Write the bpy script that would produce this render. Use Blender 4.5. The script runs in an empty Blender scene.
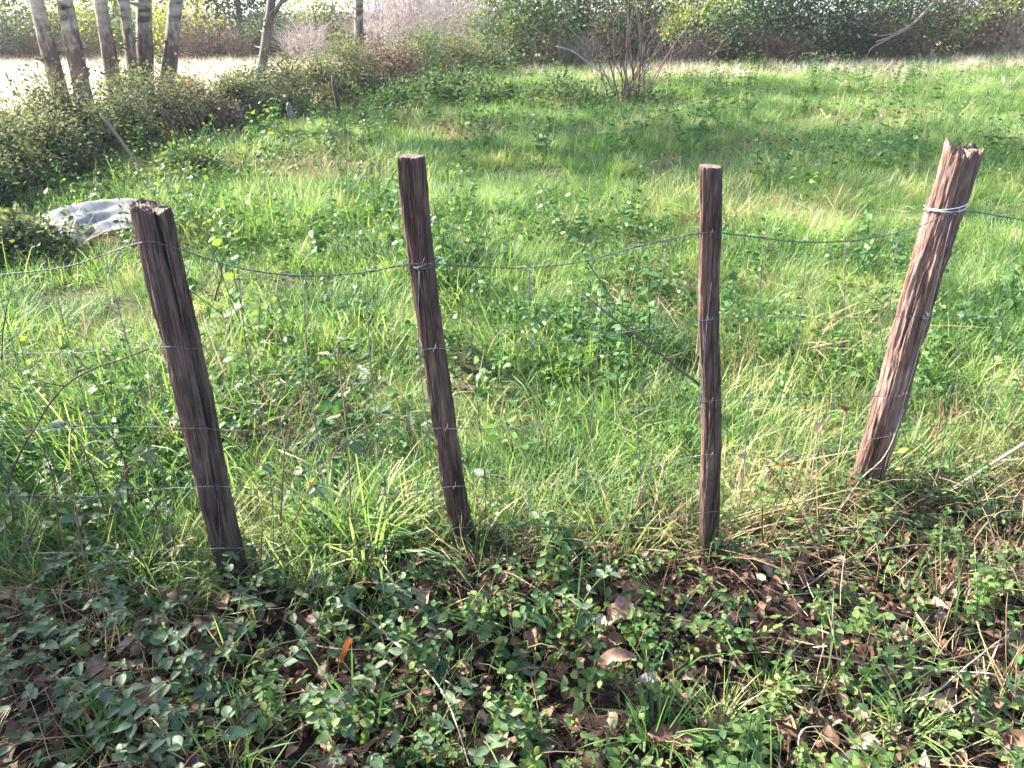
import bpy, math, random
import numpy as np
from mathutils import Vector, Matrix, Euler, noise as mnoise

sc = bpy.context.scene
COL = sc.collection
rng = np.random.default_rng(7)
random.seed(7)
R = math.radians

# ------------------------------------------------------------------ camera
CAMH, PITCH, FPX = 1.6, R(25.8), 773.0
cam_d = bpy.data.cameras.new('camera')
cam = bpy.data.objects.new('camera', cam_d)
COL.objects.link(cam)
cam.location = (0, 0, CAMH)
cam.rotation_euler = (R(90) - PITCH, 0, 0)
cam_d.sensor_width = 36.0
cam_d.lens = 36.0 * FPX / 1024.0
cam_d.clip_end = 5000
cam_d.clip_start = 0.05
sc.camera = cam

# ------------------------------------------------------------------ light
SUN_AZ, SUN_EL = 24.0, 35.0            # degrees beyond straight left, and height
SD = Vector((-math.cos(R(SUN_EL)) * math.cos(R(SUN_AZ)),
             math.cos(R(SUN_EL)) * math.sin(R(SUN_AZ)), math.sin(R(SUN_EL))))
w = bpy.data.worlds.new('World')
sc.world = w
w.use_nodes = True
nt = w.node_tree
sky = nt.nodes.new('ShaderNodeTexSky')
sky.sky_type = 'NISHITA'
sky.sun_disc = False
sky.sun_elevation = R(SUN_EL)
sky.sun_rotation = R(360 - (90 - SUN_AZ))
sky.air_density = 1.0
sky.dust_density = 1.5
bg = nt.nodes['Background']
bg.inputs['Strength'].default_value = 0.115
nt.links.new(sky.outputs[0], bg.inputs[0])
sl = bpy.data.lights.new('sun', 'SUN')
sl.energy = 5.0
sl.angle = R(0.55)
sl.color = (1.0, 0.93, 0.82)
so = bpy.data.objects.new('sun', sl)
COL.objects.link(so)
so.location = (-30, 12, 30)
so.rotation_euler = SD.to_track_quat('Z', 'Y').to_euler()
sc.view_settings.view_transform = 'Standard'
sc.view_settings.look = 'None'
sc.view_settings.gamma = 1.0
sc.view_settings.exposure = 2.45
sc.view_settings.use_curve_mapping = False
sc.render.engine = 'CYCLES'
cy = sc.cycles
cy.max_bounces = 4
cy.diffuse_bounces = 3
cy.glossy_bounces = 2
cy.transmission_bounces = 4
cy.transparent_max_bounces = 4
cy.use_adaptive_sampling = True
cy.adaptive_threshold = 0.03
cy.adaptive_min_samples = 16
cy.caustics_reflective = False
cy.caustics_refractive = False

# ------------------------------------------------------------------ helpers
def H(x, y):
    """ground height"""
    x = np.asarray(x, float); y = np.asarray(y, float)
    near = np.clip((40 - np.abs(y)) / 20, 0, 1)
    h = 0.018 * np.sin(2.1 * x + 0.7 * y) + 0.015 * np.sin(3.7 * y - 1.3 * x + 1) + 0.01 * np.sin(6.3 * x + 5.1 * y)
    h += 0.05 * np.sin(0.6 * x + 1.0) * np.sin(0.5 * y + .4) * np.clip((y - 3) / 4, 0, 1)
    v = np.clip((2.3 - y) / 0.5, 0, 1)
    h += v * (0.02 * np.sin(9 * x + 2) * np.sin(8 * y) + 0.012 * np.sin(17 * x + 11 * y))
    h *= near
    h += 0.95 * np.exp(-(((x - 21) / 6) ** 2 + ((y - 31) / 6) ** 2))
    return h

def hz(x, y): return float(H(x, y))

CP, SP = math.cos(PITCH), math.sin(PITCH)
def ray(px, py):
    a = (px - 512) / FPX; b = (384 - py) / FPX
    return Vector((a, CP + b * SP, -SP + b * CP))
def G(px, py, z=0.0):
    r = ray(px, py); t = (z - CAMH) / r.z
    return Vector((r.x * t, r.y * t, z))
def AT(px, py, Y):
    r = ray(px, py); t = Y / r.y
    return Vector((r.x * t, Y, CAMH + r.z * t))

def mesh_np(name, V, F, tint=None, mats=(), smooth=False, midx=None):
    """V (n,3); F list of (m,k) int arrays"""
    me = bpy.data.meshes.new(name)
    V = np.asarray(V, np.float32)
    me.vertices.add(len(V)); me.vertices.foreach_set('co', V.ravel())
    loops = np.concatenate([f.ravel() for f in F]).astype(np.int32)
    sizes = np.concatenate([np.full(len(f), f.shape[1]) for f in F]).astype(np.int32)
    starts = np.concatenate([[0], np.cumsum(sizes)[:-1]]).astype(np.int32)
    me.loops.add(len(loops)); me.loops.foreach_set('vertex_index', loops)
    me.polygons.add(len(sizes)); me.polygons.foreach_set('loop_start', starts)
    if smooth: me.polygons.foreach_set('use_smooth', np.ones(len(sizes), bool))
    if midx is not None: me.polygons.foreach_set('material_index', np.asarray(midx, np.int32))
    if tint is not None:
        a = me.attributes.new('tint', 'FLOAT', 'POINT')
        a.data.foreach_set('value', np.asarray(tint, np.float32))
    for m in mats: me.materials.append(m)
    me.update(calc_edges=True)
    return me

def link(name, me, parent=None, loc=None, rot=None, scale=None):
    o = bpy.data.objects.new(name, me)
    COL.objects.link(o)
    if parent: o.parent = parent
    if loc is not None: o.location = loc
    if rot is not None: o.rotation_euler = rot
    if scale is not None: o.scale = (scale,) * 3 if np.isscalar(scale) else scale
    return o

def tag(o, label=None, cat=None, group=None, kind=None):
    if label: o['label'] = label
    if cat: o['category'] = cat
    if group: o['group'] = group
    if kind: o['kind'] = kind
    return o

def thing(name, label, cat, loc=(0, 0, 0), rz=0, group=None):
    o = link(name, None, None, loc, (0, 0, rz))
    o.empty_display_size = 0.1
    return tag(o, label, cat, group)

def copy_tree(root, loc, rz=0, scale=1.0, tilt=(0, 0)):
    r = root.copy(); COL.objects.link(r)
    r.location = loc; r.rotation_euler = (tilt[0], tilt[1], rz); r.scale = (scale,) * 3
    for ch in root.children:
        c = ch.copy(); COL.objects.link(c); c.parent = r
    return r

class MB:
    def __init__(s): s.V = []; s.F = {}; s.T = []; s.n = 0
    def add(s, V, F, t=0.5):
        V = np.asarray(V, float); s.V.append(V)
        for f in F:
            f = np.asarray(f, int)
            s.F.setdefault(f.shape[1], []).append(f + s.n)
        s.T.append(np.full(len(V), t) if np.isscalar(t) else np.asarray(t)); s.n += len(V)
    def tube(s, P, r, k=5, t=0.5, cap=True):
        P = np.asarray([tuple(p) for p in P], float); n = len(P)
        r = np.full(n, r) if np.isscalar(r) else np.asarray(r, float)
        T = np.gradient(P, axis=0); T /= np.linalg.norm(T, axis=1)[:, None] + 1e-12
        ref = np.array([0, 0, 1.]) if abs(T[:, 2]).mean() < .8 else np.array([1., 0, 0])
        A = np.cross(T, ref); A /= np.linalg.norm(A, axis=1)[:, None] + 1e-12
        B = np.cross(T, A)
        th = np.linspace(0, 2 * np.pi, k, endpoint=False)
        V = P[:, None] + r[:, None, None] * (np.cos(th)[None, :, None] * A[:, None] + np.sin(th)[None, :, None] * B[:, None])
        V = V.reshape(-1, 3)
        i = np.arange(n - 1)[:, None] * k; j = np.arange(k)[None]
        q = np.stack([i + j, i + (j + 1) % k, i + k + (j + 1) % k, i + k + j], -1).reshape(-1, 4)
        F = [q]
        if cap:
            F.append(np.arange(k)[None, ::-1]); F.append((np.arange(k) + (n - 1) * k)[None])
        s.add(V, F, t)
    def mesh(s, name, mats, smooth=True):
        F = [np.concatenate(v) for v in s.F.values()]
        return mesh_np(name, np.concatenate(s.V), F, np.concatenate(s.T), mats, smooth)

def spline(P, m=8):
    P = [np.array(tuple(p), float) for p in P]
    P = [2 * P[0] - P[1]] + P + [2 * P[-1] - P[-2]]
    out = []
    for i in range(1, len(P) - 2):
        for u in np.linspace(0, 1, m, endpoint=False):
            a, b, c, d = P[i - 1:i + 3]
            out.append(0.5 * (2 * b + (c - a) * u + (2 * a - 5 * b + 4 * c - d) * u * u + (3 * b - a - 3 * c + d) * u ** 3))
    out.append(P[-2])
    return np.array(out)

# ------------------------------------------------------------------ materials
def new_mat(name):
    m = bpy.data.materials.new(name); m.use_nodes = True
    n = m.node_tree; n.nodes.clear()
    out = n.nodes.new('ShaderNodeOutputMaterial')
    return m, n, out
def ramp(n, stops, interp='LINEAR'):
    r = n.nodes.new('ShaderNodeValToRGB'); e = r.color_ramp
    e.interpolation = interp
    while len(e.elements) < len(stops): e.elements.new(0.5)
    for el, (p, c) in zip(e.elements, stops):
        el.position = p; el.color = (*c, 1)
    return r
def math_node(n, op, a, b=None, clamp=False):
    m = n.nodes.new('ShaderNodeMath'); m.operation = op; m.use_clamp = clamp
    for i, v in enumerate((a, b)):
        if v is None: continue
        if hasattr(v, 'node'): n.links.new(v, m.inputs[i])
        else: m.inputs[i].default_value = v
    return m.outputs[0]

def foliage(name, stops, trans=0.38, rough=0.5, spec=0.35, patch=0.35, pscale=0.6, tcol=(1.25, 1.2, 0.55), fine=0.0, fscale=60):
    """stops: colours from dark to light, picked by leaf tint, plant and patch of ground"""
    m, n, out = new_mat(name)
    at = n.nodes.new('ShaderNodeAttribute'); at.attribute_name = 'tint'
    oi = n.nodes.new('ShaderNodeObjectInfo')
    geo = n.nodes.new('ShaderNodeNewGeometry')
    nz = n.nodes.new('ShaderNodeTexNoise'); nz.inputs['Scale'].default_value = pscale; nz.inputs['Detail'].default_value = 3
    n.links.new(geo.outputs['Position'], nz.inputs['Vector'])
    p = math_node(n, 'MULTIPLY', math_node(n, 'SUBTRACT', nz.outputs['Fac'], 0.5), patch * 2.4)
    f = math_node(n, 'ADD', math_node(n, 'MULTIPLY', at.outputs['Fac'], 0.62),
                  math_node(n, 'MULTIPLY', oi.outputs['Random'], 0.38))
    f = math_node(n, 'ADD', f, p)
    if fine:
        nf = n.nodes.new('ShaderNodeTexNoise'); nf.inputs['Scale'].default_value = fscale; nf.inputs['Detail'].default_value = 4
        n.links.new(geo.outputs['Position'], nf.inputs['Vector'])
        f = math_node(n, 'ADD', f, math_node(n, 'MULTIPLY', math_node(n, 'SUBTRACT', nf.outputs['Fac'], 0.5), fine * 2))
    cr = ramp(n, stops); n.links.new(f, cr.inputs[0])
    pb = n.nodes.new('ShaderNodeBsdfPrincipled')
    pb.inputs['Roughness'].default_value = rough
    pb.inputs['Specular IOR Level'].default_value = spec
    n.links.new(cr.outputs[0], pb.inputs['Base Color'])
    if fine:
        bp = n.nodes.new('ShaderNodeBump'); bp.inputs['Strength'].default_value = 0.5; bp.inputs['Distance'].default_value = 0.004
        n.links.new(nf.outputs['Fac'], bp.inputs['Height']); n.links.new(bp.outputs[0], pb.inputs['Normal'])
    if trans > 0:
        tr = n.nodes.new('ShaderNodeBsdfTranslucent')
        mx = n.nodes.new('ShaderNodeMix'); mx.data_type = 'RGBA'; mx.blend_type = 'MULTIPLY'
        mx.inputs[0].default_value = 1.0
        n.links.new(cr.outputs[0], mx.inputs[6]); mx.inputs[7].default_value = (*tcol, 1)
        n.links.new(mx.outputs[2], tr.inputs['Color'])
        ms = n.nodes.new('ShaderNodeMixShader'); ms.inputs[0].default_value = trans
        n.links.new(pb.outputs[0], ms.inputs[1]); n.links.new(tr.outputs[0], ms.inputs[2])
        n.links.new(ms.outputs[0], out.inputs[0])
    else:
        n.links.new(pb.outputs[0], out.inputs[0])
    return m

def solid(name, stops, rough=0.8, scale=20, stretch=(1, 1, 1), bump=0.3, bdist=0.01, spec=0.3, metal=0.0, detail=6):
    """object-space noise colour with matching relief"""
    m, n, out = new_mat(name)
    tc = n.nodes.new('ShaderNodeTexCoord')
    mp = n.nodes.new('ShaderNodeMapping'); mp.inputs['Scale'].default_value = stretch
    n.links.new(tc.outputs['Object'], mp.inputs[0])
    nz = n.nodes.new('ShaderNodeTexNoise'); nz.inputs['Scale'].default_value = scale; nz.inputs['Detail'].default_value = detail
    nz.inputs['Roughness'].default_value = 0.65
    n.links.new(mp.outputs[0], nz.inputs['Vector'])
    cr = ramp(n, stops); n.links.new(nz.outputs['Fac'], cr.inputs[0])
    pb = n.nodes.new('ShaderNodeBsdfPrincipled'); pb.inputs['Roughness'].default_value = rough
    pb.inputs['Specular IOR Level'].default_value = spec; pb.inputs['Metallic'].default_value = metal
    n.links.new(cr.outputs[0], pb.inputs['Base Color'])
    if bump:
        b = n.nodes.new('ShaderNodeBump'); b.inputs['Strength'].default_value = bump; b.inputs['Distance'].default_value = bdist
        n.links.new(nz.outputs['Fac'], b.inputs['Height']); n.links.new(b.outputs[0], pb.inputs['Normal'])
    n.links.new(pb.outputs[0], out.inputs[0])
    return m

M = {}
M['grass'] = foliage('grass_blade', [(0.0, (.035, .08, .034)), (.28, (.088, .17, .055)), (.52, (.16, .265, .082)), (.78, (.27, .355, .13)), (1, (.46, .44, .25))], trans=.5, rough=.48, spec=.3, patch=.75, pscale=1.7, tcol=(1.15, 1.2, .7))
M['grass_far'] = M['grass']
M['weed'] = foliage('weed_leaf', [(0.0, (.03, .075, .03)), (.4, (.06, .14, .04)), (.75, (.11, .19, .055)), (1, (.2, .25, .08))], trans=.42, rough=.45, spec=.28)
M['straw'] = foliage('dry_grass', [(0.0, (.16, .10, .06)), (.4, (.30, .21, .12)), (.8, (.45, .35, .21)), (1, (.55, .46, .30))], trans=.25, rough=.6, tcol=(1.1, 1, .8))
M['pale'] = foliage('bleached_grass', [(0.0, (.42, .35, .23)), (.5, (.6, .53, .41)), (1, (.74, .68, .58))], trans=.25, rough=.6, tcol=(1.1, 1, .8))
M['bramble'] = foliage('bramble_leaf', [(0.0, (.03, .052, .03)), (.45, (.06, .10, .052)), (.8, (.11, .155, .08)), (1, (.22, .22, .12))], trans=.22, rough=.5, spec=.25, fine=.12, fscale=90)
M['ivy'] = foliage('small_green_leaf', [(0.0, (.022, .05, .022)), (.35, (.055, .11, .04)), (.65, (.105, .18, .055)), (.88, (.19, .25, .08)), (1, (.28, .22, .09))], trans=.4, rough=.5, spec=.22, fine=.1, fscale=90)
M['dead'] = foliage('dead_leaf', [(0.0, (.02, .012, .009)), (.25, (.055, .03, .021)), (.5, (.13, .07, .045)), (.72, (.22, .145, .10)), (1, (.42, .33, .26))], trans=.12, rough=.62, spec=.3, patch=.5, pscale=9, tcol=(1.1, .9, .7), fine=.3, fscale=70)
M['dead_pale'] = foliage('bleached_leaf', [(0.0, (.16, .11, .085)), (.5, (.26, .19, .16)), (1, (.40, .33, .29))], trans=.15, rough=.55, tcol=(1.1, .9, .7), fine=.2, fscale=70)
M['dead_orange'] = foliage('orange_leaf', [(0.0, (.18, .06, .025)), (.5, (.29, .11, .04)), (1, (.40, .21, .08))], trans=.35, rough=.5, tcol=(1.1, .9, .6), fine=.2, fscale=70)
M['yellow'] = foliage('yellow_leaf', [(0.0, (.16, .2, .04)), (.5, (.27, .3, .07)), (1, (.38, .36, .1))], trans=.4, rough=.45, fine=.1)
M['hedge'] = foliage('hedge_leaf', [(0.0, (.04, .055, .042)), (.35, (.09, .115, .075)), (.65, (.15, .17, .11)), (.88, (.22, .21, .14)), (1, (.27, .18, .14))], trans=.4, rough=.65, spec=.12, patch=.45, pscale=1.6)
M['tree'] = foliage('tree_leaf', [(0.0, (.04, .07, .04)), (.45, (.075, .125, .06)), (.75, (.13, .19, .08)), (1, (.26, .29, .10))], trans=.3, patch=.45, pscale=.9, spec=.08, rough=.7)  # leaf tones lightened in place of haze over the distant trees
M['tree_dark'] = foliage('dark_tree_leaf', [(0.0, (.026, .045, .03)), (.5, (.055, .09, .052)), (.8, (.095, .135, .075)), (1, (.19, .22, .11))], trans=.25, patch=.5, pscale=1.0, spec=.08, rough=.7)  # also lightened to stand in for distance haze
M['tree_yellow'] = foliage('yellowing_leaf', [(0.0, (.12, .15, .05)), (.5, (.25, .28, .09)), (1, (.42, .42, .17))], trans=.45, patch=.4, pscale=.9, spec=.08, rough=.7)
M['tree_brown'] = foliage('brown_leaf', [(0.0, (.07, .045, .04)), (.5, (.15, .105, .085)), (.8, (.24, .18, .13)), (1, (.26, .26, .13))], trans=.2, patch=.4, pscale=.9, tcol=(1.1, .95, .7), spec=.08, rough=.7)
M['bough'] = foliage('bough_leaf', [(0.0, (.10, .14, .06)), (.5, (.19, .24, .10)), (1, (.32, .35, .18))], trans=.35, patch=.3, spec=.08, rough=.7)
M['twig_pink'] = solid('pale_twig', [(.3, (.30, .24, .22)), (.7, (.52, .44, .42))], scale=6, bump=0)
M['twig'] = solid('dark_twig', [(.3, (.05, .032, .026)), (.7, (.13, .085, .065))], scale=30, stretch=(1, 1, .3))
M['twig_grey'] = solid('grey_twig', [(.3, (.14, .10, .08)), (.7, (.30, .23, .19))], scale=30, stretch=(1, 1, .3))
M['grey_bark'] = solid('grey_bark', [(.3, (.06, .048, .042)), (.7, (.17, .145, .125))], scale=14, stretch=(1, 1, .4))
M['shrub_stem'] = solid('reddish_stem', [(.3, (.10, .055, .045)), (.7, (.21, .13, .11))], scale=30, stretch=(1, 1, .3))
M['stalk'] = solid('pale_stalk', [(.3, (.34, .25, .17)), (.7, (.58, .48, .37))], scale=40, bump=.1)
M['red_stem'] = solid('red_stem', [(.3, (.10, .045, .03)), (.7, (.2, .10, .06))], scale=40, bump=.1)
M['green_stem'] = solid('green_stem', [(.3, (.06, .10, .03)), (.7, (.13, .17, .06))], scale=40, bump=.1)
M['wire'] = solid('galvanised_wire', [(.35, (.16, .16, .17)), (.65, (.34, .35, .37))], rough=.45, scale=60, metal=.7, bump=.1, bdist=.001)
M['wire_old'] = solid('weathered_wire', [(.35, (.05, .052, .065)), (.65, (.13, .135, .15))], rough=.6, scale=60, metal=.3, bump=.1, bdist=.001)
M['wire_mid'] = solid('dull_wire', [(.35, (.09, .092, .10)), (.65, (.2, .205, .22))], rough=.55, scale=60, metal=.5, bump=0)
M['wire_new'] = solid('bright_wire', [(.35, (.45, .46, .48)), (.65, (.7, .71, .73))], rough=.3, scale=50, metal=.85, bump=0)

def ground_mat():
    m, n, out = new_mat('soil_and_thatch')
    geo = n.nodes.new('ShaderNodeNewGeometry')
    sx = n.nodes.new('ShaderNodeSeparateXYZ'); n.links.new(geo.outputs['Position'], sx.inputs[0])
    nz = n.nodes.new('ShaderNodeTexNoise'); nz.inputs['Scale'].default_value = 26; nz.inputs['Detail'].default_value = 9; nz.inputs['Roughness'].default_value = .7
    n.links.new(geo.outputs['Position'], nz.inputs['Vector'])
    n2 = n.nodes.new('ShaderNodeTexNoise'); n2.inputs['Scale'].default_value = 1.2; n2.inputs['Detail'].default_value = 5
    n.links.new(geo.outputs['Position'], n2.inputs['Vector'])
    soil = ramp(n, [(.3, (.010, .007, .006)), (.55, (.026, .016, .014)), (.75, (.06, .04, .033))])
    turf = ramp(n, [(.3, (.03, .032, .016)), (.55, (.085, .08, .04)), (.75, (.19, .16, .09))])
    pale = ramp(n, [(.3, (.48, .40, .30)), (.7, (.72, .65, .55))])
    for r in (soil, turf, pale): n.links.new(nz.outputs['Fac'], r.inputs[0])
    a = math_node(n, 'MULTIPLY', math_node(n, 'SUBTRACT', math_node(n, 'ADD', sx.outputs['Y'], n2.outputs['Fac']), 2.5), 1.6, True)
    mx = n.nodes.new('ShaderNodeMix'); mx.data_type = 'RGBA'
    n.links.new(a, mx.inputs[0]); n.links.new(soil.outputs[0], mx.inputs[6]); n.links.new(turf.outputs[0], mx.inputs[7])
    # the bleached hay field lies beyond the hedge line
    ln = math_node(n, 'ADD', math_node(n, 'MULTIPLY', sx.outputs['X'], -1.0), math_node(n, 'MULTIPLY', sx.outputs['Y'], -0.13))
    b = math_node(n, 'MULTIPLY', math_node(n, 'SUBTRACT', ln, 4.2), 1.0, True)
    far = math_node(n, 'MULTIPLY', math_node(n, 'SUBTRACT', math_node(n, 'ADD', sx.outputs['Y'], n2.outputs['Fac']), 21.0), .18, True)
    b = math_node(n, 'MAXIMUM', b, far)
    yr = math_node(n, 'SUBTRACT', sx.outputs['Y'], math_node(n, 'MULTIPLY', math_node(n, 'SUBTRACT', sx.outputs['X'], 9.0, True), 4.0))
    wood = math_node(n, 'MULTIPLY', math_node(n, 'SUBTRACT', math_node(n, 'ADD', yr, n2.outputs['Fac']), 26.5), .7, True)
    mx2 = n.nodes.new('ShaderNodeMix'); mx2.data_type = 'RGBA'
    n.links.new(b, mx2.inputs[0]); n.links.new(mx.outputs[2], mx2.inputs[6]); n.links.new(pale.outputs[0], mx2.inputs[7])
    mx3 = n.nodes.new('ShaderNodeMix'); mx3.data_type = 'RGBA'      # woodland floor under the far trees
    n.links.new(wood, mx3.inputs[0]); n.links.new(mx2.outputs[2], mx3.inputs[6]); n.links.new(soil.outputs[0], mx3.inputs[7]); mx2 = mx3
    pb = n.nodes.new('ShaderNodeBsdfPrincipled'); pb.inputs['Roughness'].default_value = .95
    pb.inputs['Specular IOR Level'].default_value = .15
    n.links.new(mx2.outputs[2], pb.inputs['Base Color'])
    bp = n.nodes.new('ShaderNodeBump'); bp.inputs['Strength'].default_value = .8; bp.inputs['Distance'].default_value = .03
    n.links.new(nz.outputs['Fac'], bp.inputs['Height']); n.links.new(bp.outputs[0], pb.inputs['Normal'])
    n.links.new(pb.outputs[0], out.inputs[0])
    return m

def bark_mat():
    m, n, out = new_mat('poplar_bark')
    tc = n.nodes.new('ShaderNodeTexCoord')
    sx = n.nodes.new('ShaderNodeSeparateXYZ'); n.links.new(tc.outputs['Object'], sx.inputs[0])
    nz = n.nodes.new('ShaderNodeTexNoise'); nz.inputs['Scale'].default_value = 5; nz.inputs['Detail'].default_value = 7
    mp = n.nodes.new('ShaderNodeMapping'); mp.inputs['Scale'].default_value = (3, 3, 1)
    n.links.new(tc.outputs['Object'], mp.inputs[0]); n.links.new(mp.outputs[0], nz.inputs['Vector'])
    n3 = n.nodes.new('ShaderNodeTexNoise'); n3.inputs['Scale'].default_value = 3; n3.inputs['Detail'].default_value = 4
    mp3 = n.nodes.new('ShaderNodeMapping'); mp3.inputs['Scale'].default_value = (1, 1, 3)
    n.links.new(tc.outputs['Object'], mp3.inputs[0]); n.links.new(mp3.outputs[0], n3.inputs['Vector'])
    lo = ramp(n, [(.3, (.035, .022, .019)), (.5, (.085, .055, .046)), (.7, (.16, .115, .095))])
    hi = ramp(n, [(.33, (.05, .04, .035)), (.42, (.17, .15, .125)), (.7, (.33, .31, .265))])
    n.links.new(nz.outputs['Fac'], lo.inputs[0]); n.links.new(n3.outputs['Fac'], hi.inputs[0])
    f = math_node(n, 'ADD', sx.outputs['Z'], math_node(n, 'MULTIPLY', math_node(n, 'SUBTRACT', nz.outputs['Fac'], .5), 1.6))
    f = math_node(n, 'MULTIPLY', math_node(n, 'SUBTRACT', f, 1.05), 2.2, True)
    mx = n.nodes.new('ShaderNodeMix'); mx.data_type = 'RGBA'
    n.links.new(f, mx.inputs[0]); n.links.new(lo.outputs[0], mx.inputs[6]); n.links.new(hi.outputs[0], mx.inputs[7])
    pb = n.nodes.new('ShaderNodeBsdfPrincipled'); pb.inputs['Roughness'].default_value = .85
    n.links.new(mx.outputs[2], pb.inputs['Base Color'])
    bp = n.nodes.new('ShaderNodeBump'); bp.inputs['Strength'].default_value = .8; bp.inputs['Distance'].default_value = .04
    n.links.new(nz.outputs['Fac'], bp.inputs['Height']); n.links.new(bp.outputs[0], pb.inputs['Normal'])
    n.links.new(pb.outputs[0], out.inputs[0])
    return m

def post_mat(name, tone, sc1=150, sc2=38, grey=0.0):
    """weathered split chestnut: long grain, dark checks, grey bloom"""
    m, n, out = new_mat(name)
    tc = n.nodes.new('ShaderNodeTexCoord')
    def noise(scale, stretch, det=6, rough=.6):
        mp = n.nodes.new('ShaderNodeMapping'); mp.inputs['Scale'].default_value = stretch
        n.links.new(tc.outputs['Object'], mp.inputs[0])
        z = n.nodes.new('ShaderNodeTexNoise'); z.inputs['Scale'].default_value = scale
        z.inputs['Detail'].default_value = det; z.inputs['Roughness'].default_value = rough; z.inputs['Distortion'].default_value = .7
        n.links.new(mp.outputs[0], z.inputs['Vector']); return z.outputs['Fac']
    g1 = noise(sc1, (1, 1, .07)); g2 = noise(sc2, (1, 1, .14)); g3 = noise(9, (1, 1, .5))
    dk = [c * tone for c in (.034, .02, .017)]  # scales the wood colour per post, highest on the splintered one
    c1 = ramp(n, [(.3, dk), (.48, (.09 * tone, .051 * tone, .041 * tone)), (.62, (.165 * tone, .102 * tone, .083 * tone)), (.8, (.27 * tone, .185 * tone, .155 * tone))])
    f = math_node(n, 'ADD', math_node(n, 'MULTIPLY', g1, .5), math_node(n, 'MULTIPLY', g2, .5))
    n.links.new(f, c1.inputs[0])
    g4 = noise(30, (1, 1, .045), 3, .5)        # drying cracks
    c4 = ramp(n, [(.44, (1, 1, 1)), (.487, (.4, .36, .35)), (.5, (.4, .36, .35)), (.54, (1, 1, 1))]); n.links.new(g4, c4.inputs[0])
    mx4 = n.nodes.new('ShaderNodeMix'); mx4.data_type = 'RGBA'; mx4.blend_type = 'MULTIPLY'; mx4.inputs[0].default_value = 1
    n.links.new(c1.outputs[0], mx4.inputs[6]); n.links.new(c4.outputs[0], mx4.inputs[7])
    c2 = ramp(n, [(.32, (.62, .58, .58)), (.5, (1, 1, 1)), (.7, (1.35, 1.36, 1.4))]); n.links.new(g3, c2.inputs[0])
    mx = n.nodes.new('ShaderNodeMix'); mx.data_type = 'RGBA'; mx.blend_type = 'MULTIPLY'; mx.inputs[0].default_value = 1
    n.links.new(mx4.outputs[2], mx.inputs[6]); n.links.new(c2.outputs[0], mx.inputs[7])
    g5 = noise(14, (1, 1, .35), 8, .7)          # silvery weathered patches and soil on the foot
    c5 = ramp(n, [(.42, (0, 0, 0)), (.62, (1, 1, 1))]); n.links.new(g5, c5.inputs[0])
    mg = n.nodes.new('ShaderNodeMix'); mg.data_type = 'RGBA'; n.links.new(math_node(n, 'MULTIPLY', c5.outputs[0], grey), mg.inputs[0])
    n.links.new(mx.outputs[2], mg.inputs[6]); mg.inputs[7].default_value = (.17, .145, .13, 1)
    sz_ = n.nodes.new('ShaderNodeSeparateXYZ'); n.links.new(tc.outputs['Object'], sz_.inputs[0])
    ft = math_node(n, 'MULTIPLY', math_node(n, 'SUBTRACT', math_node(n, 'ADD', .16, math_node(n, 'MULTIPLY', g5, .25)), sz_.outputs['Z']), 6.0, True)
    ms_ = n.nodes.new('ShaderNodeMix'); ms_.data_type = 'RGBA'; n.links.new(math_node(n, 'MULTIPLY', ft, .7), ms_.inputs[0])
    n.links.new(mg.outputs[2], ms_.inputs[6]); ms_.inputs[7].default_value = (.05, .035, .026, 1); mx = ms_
    at = n.nodes.new('ShaderNodeAttribute'); at.attribute_name = 'tint'      # end grain and fresh splinters are paler
    mx2 = n.nodes.new('ShaderNodeMix'); mx2.data_type = 'RGBA'
    n.links.new(math_node(n, 'MULTIPLY', at.outputs['Fac'], .6), mx2.inputs[0])
    n.links.new(mx.outputs[2], mx2.inputs[6]); mx2.inputs[7].default_value = (.20, .15, .125, 1)
    pb = n.nodes.new('ShaderNodeBsdfPrincipled'); pb.inputs['Roughness'].default_value = .8
    pb.inputs['Specular IOR Level'].default_value = .25
    n.links.new(mx2.outputs[2], pb.inputs['Base Color'])
    bp = n.nodes.new('ShaderNodeBump'); bp.inputs['Strength'].default_value = 1; bp.inputs['Distance'].default_value = .006
    fh = math_node(n, 'ADD', f, math_node(n, 'MULTIPLY', c4.outputs[0], .5))
    n.links.new(fh, bp.inputs['Height']); n.links.new(bp.outputs[0], pb.inputs['Normal'])
    n.links.new(pb.outputs[0], out.inputs[0])
    return m
M['bark'] = bark_mat()
M['soil'] = solid('soil', [(.3, (.03, .02, .015)), (.6, (.08, .05, .04))], scale=30, bump=.8, bdist=.01)

# ------------------------------------------------------------------ ground
def axis(f0, f1, step, lim0, lim1, g=1.18):
    a = list(np.arange(f0, f1 + 1e-6, step))
    s = step; v = a[-1]
    while v < lim1: s *= g; v += s; a.append(v)
    s = step; v = a[0]; pre = []
    while v > lim0: s *= g; v -= s; pre.append(v)
    return np.array(pre[::-1] + a)
gx = axis(-3.0, 3.0, .05, -900, 900); gy = axis(.6, 4.0, .05, -300, 1500)
X, Y = np.meshgrid(gx, gy)
V = np.stack([X, Y, H(X, Y)], -1).reshape(-1, 3)
nx, ny = len(gx), len(gy)
i = (np.arange(ny - 1)[:, None] * nx + np.arange(nx - 1)[None]).ravel()
Fq = np.stack([i, i + 1, i + nx + 1, i + nx], -1)
tag(link('ground', mesh_np('ground', V, [Fq], mats=[ground_mat()], smooth=True)), kind='structure')


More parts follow.
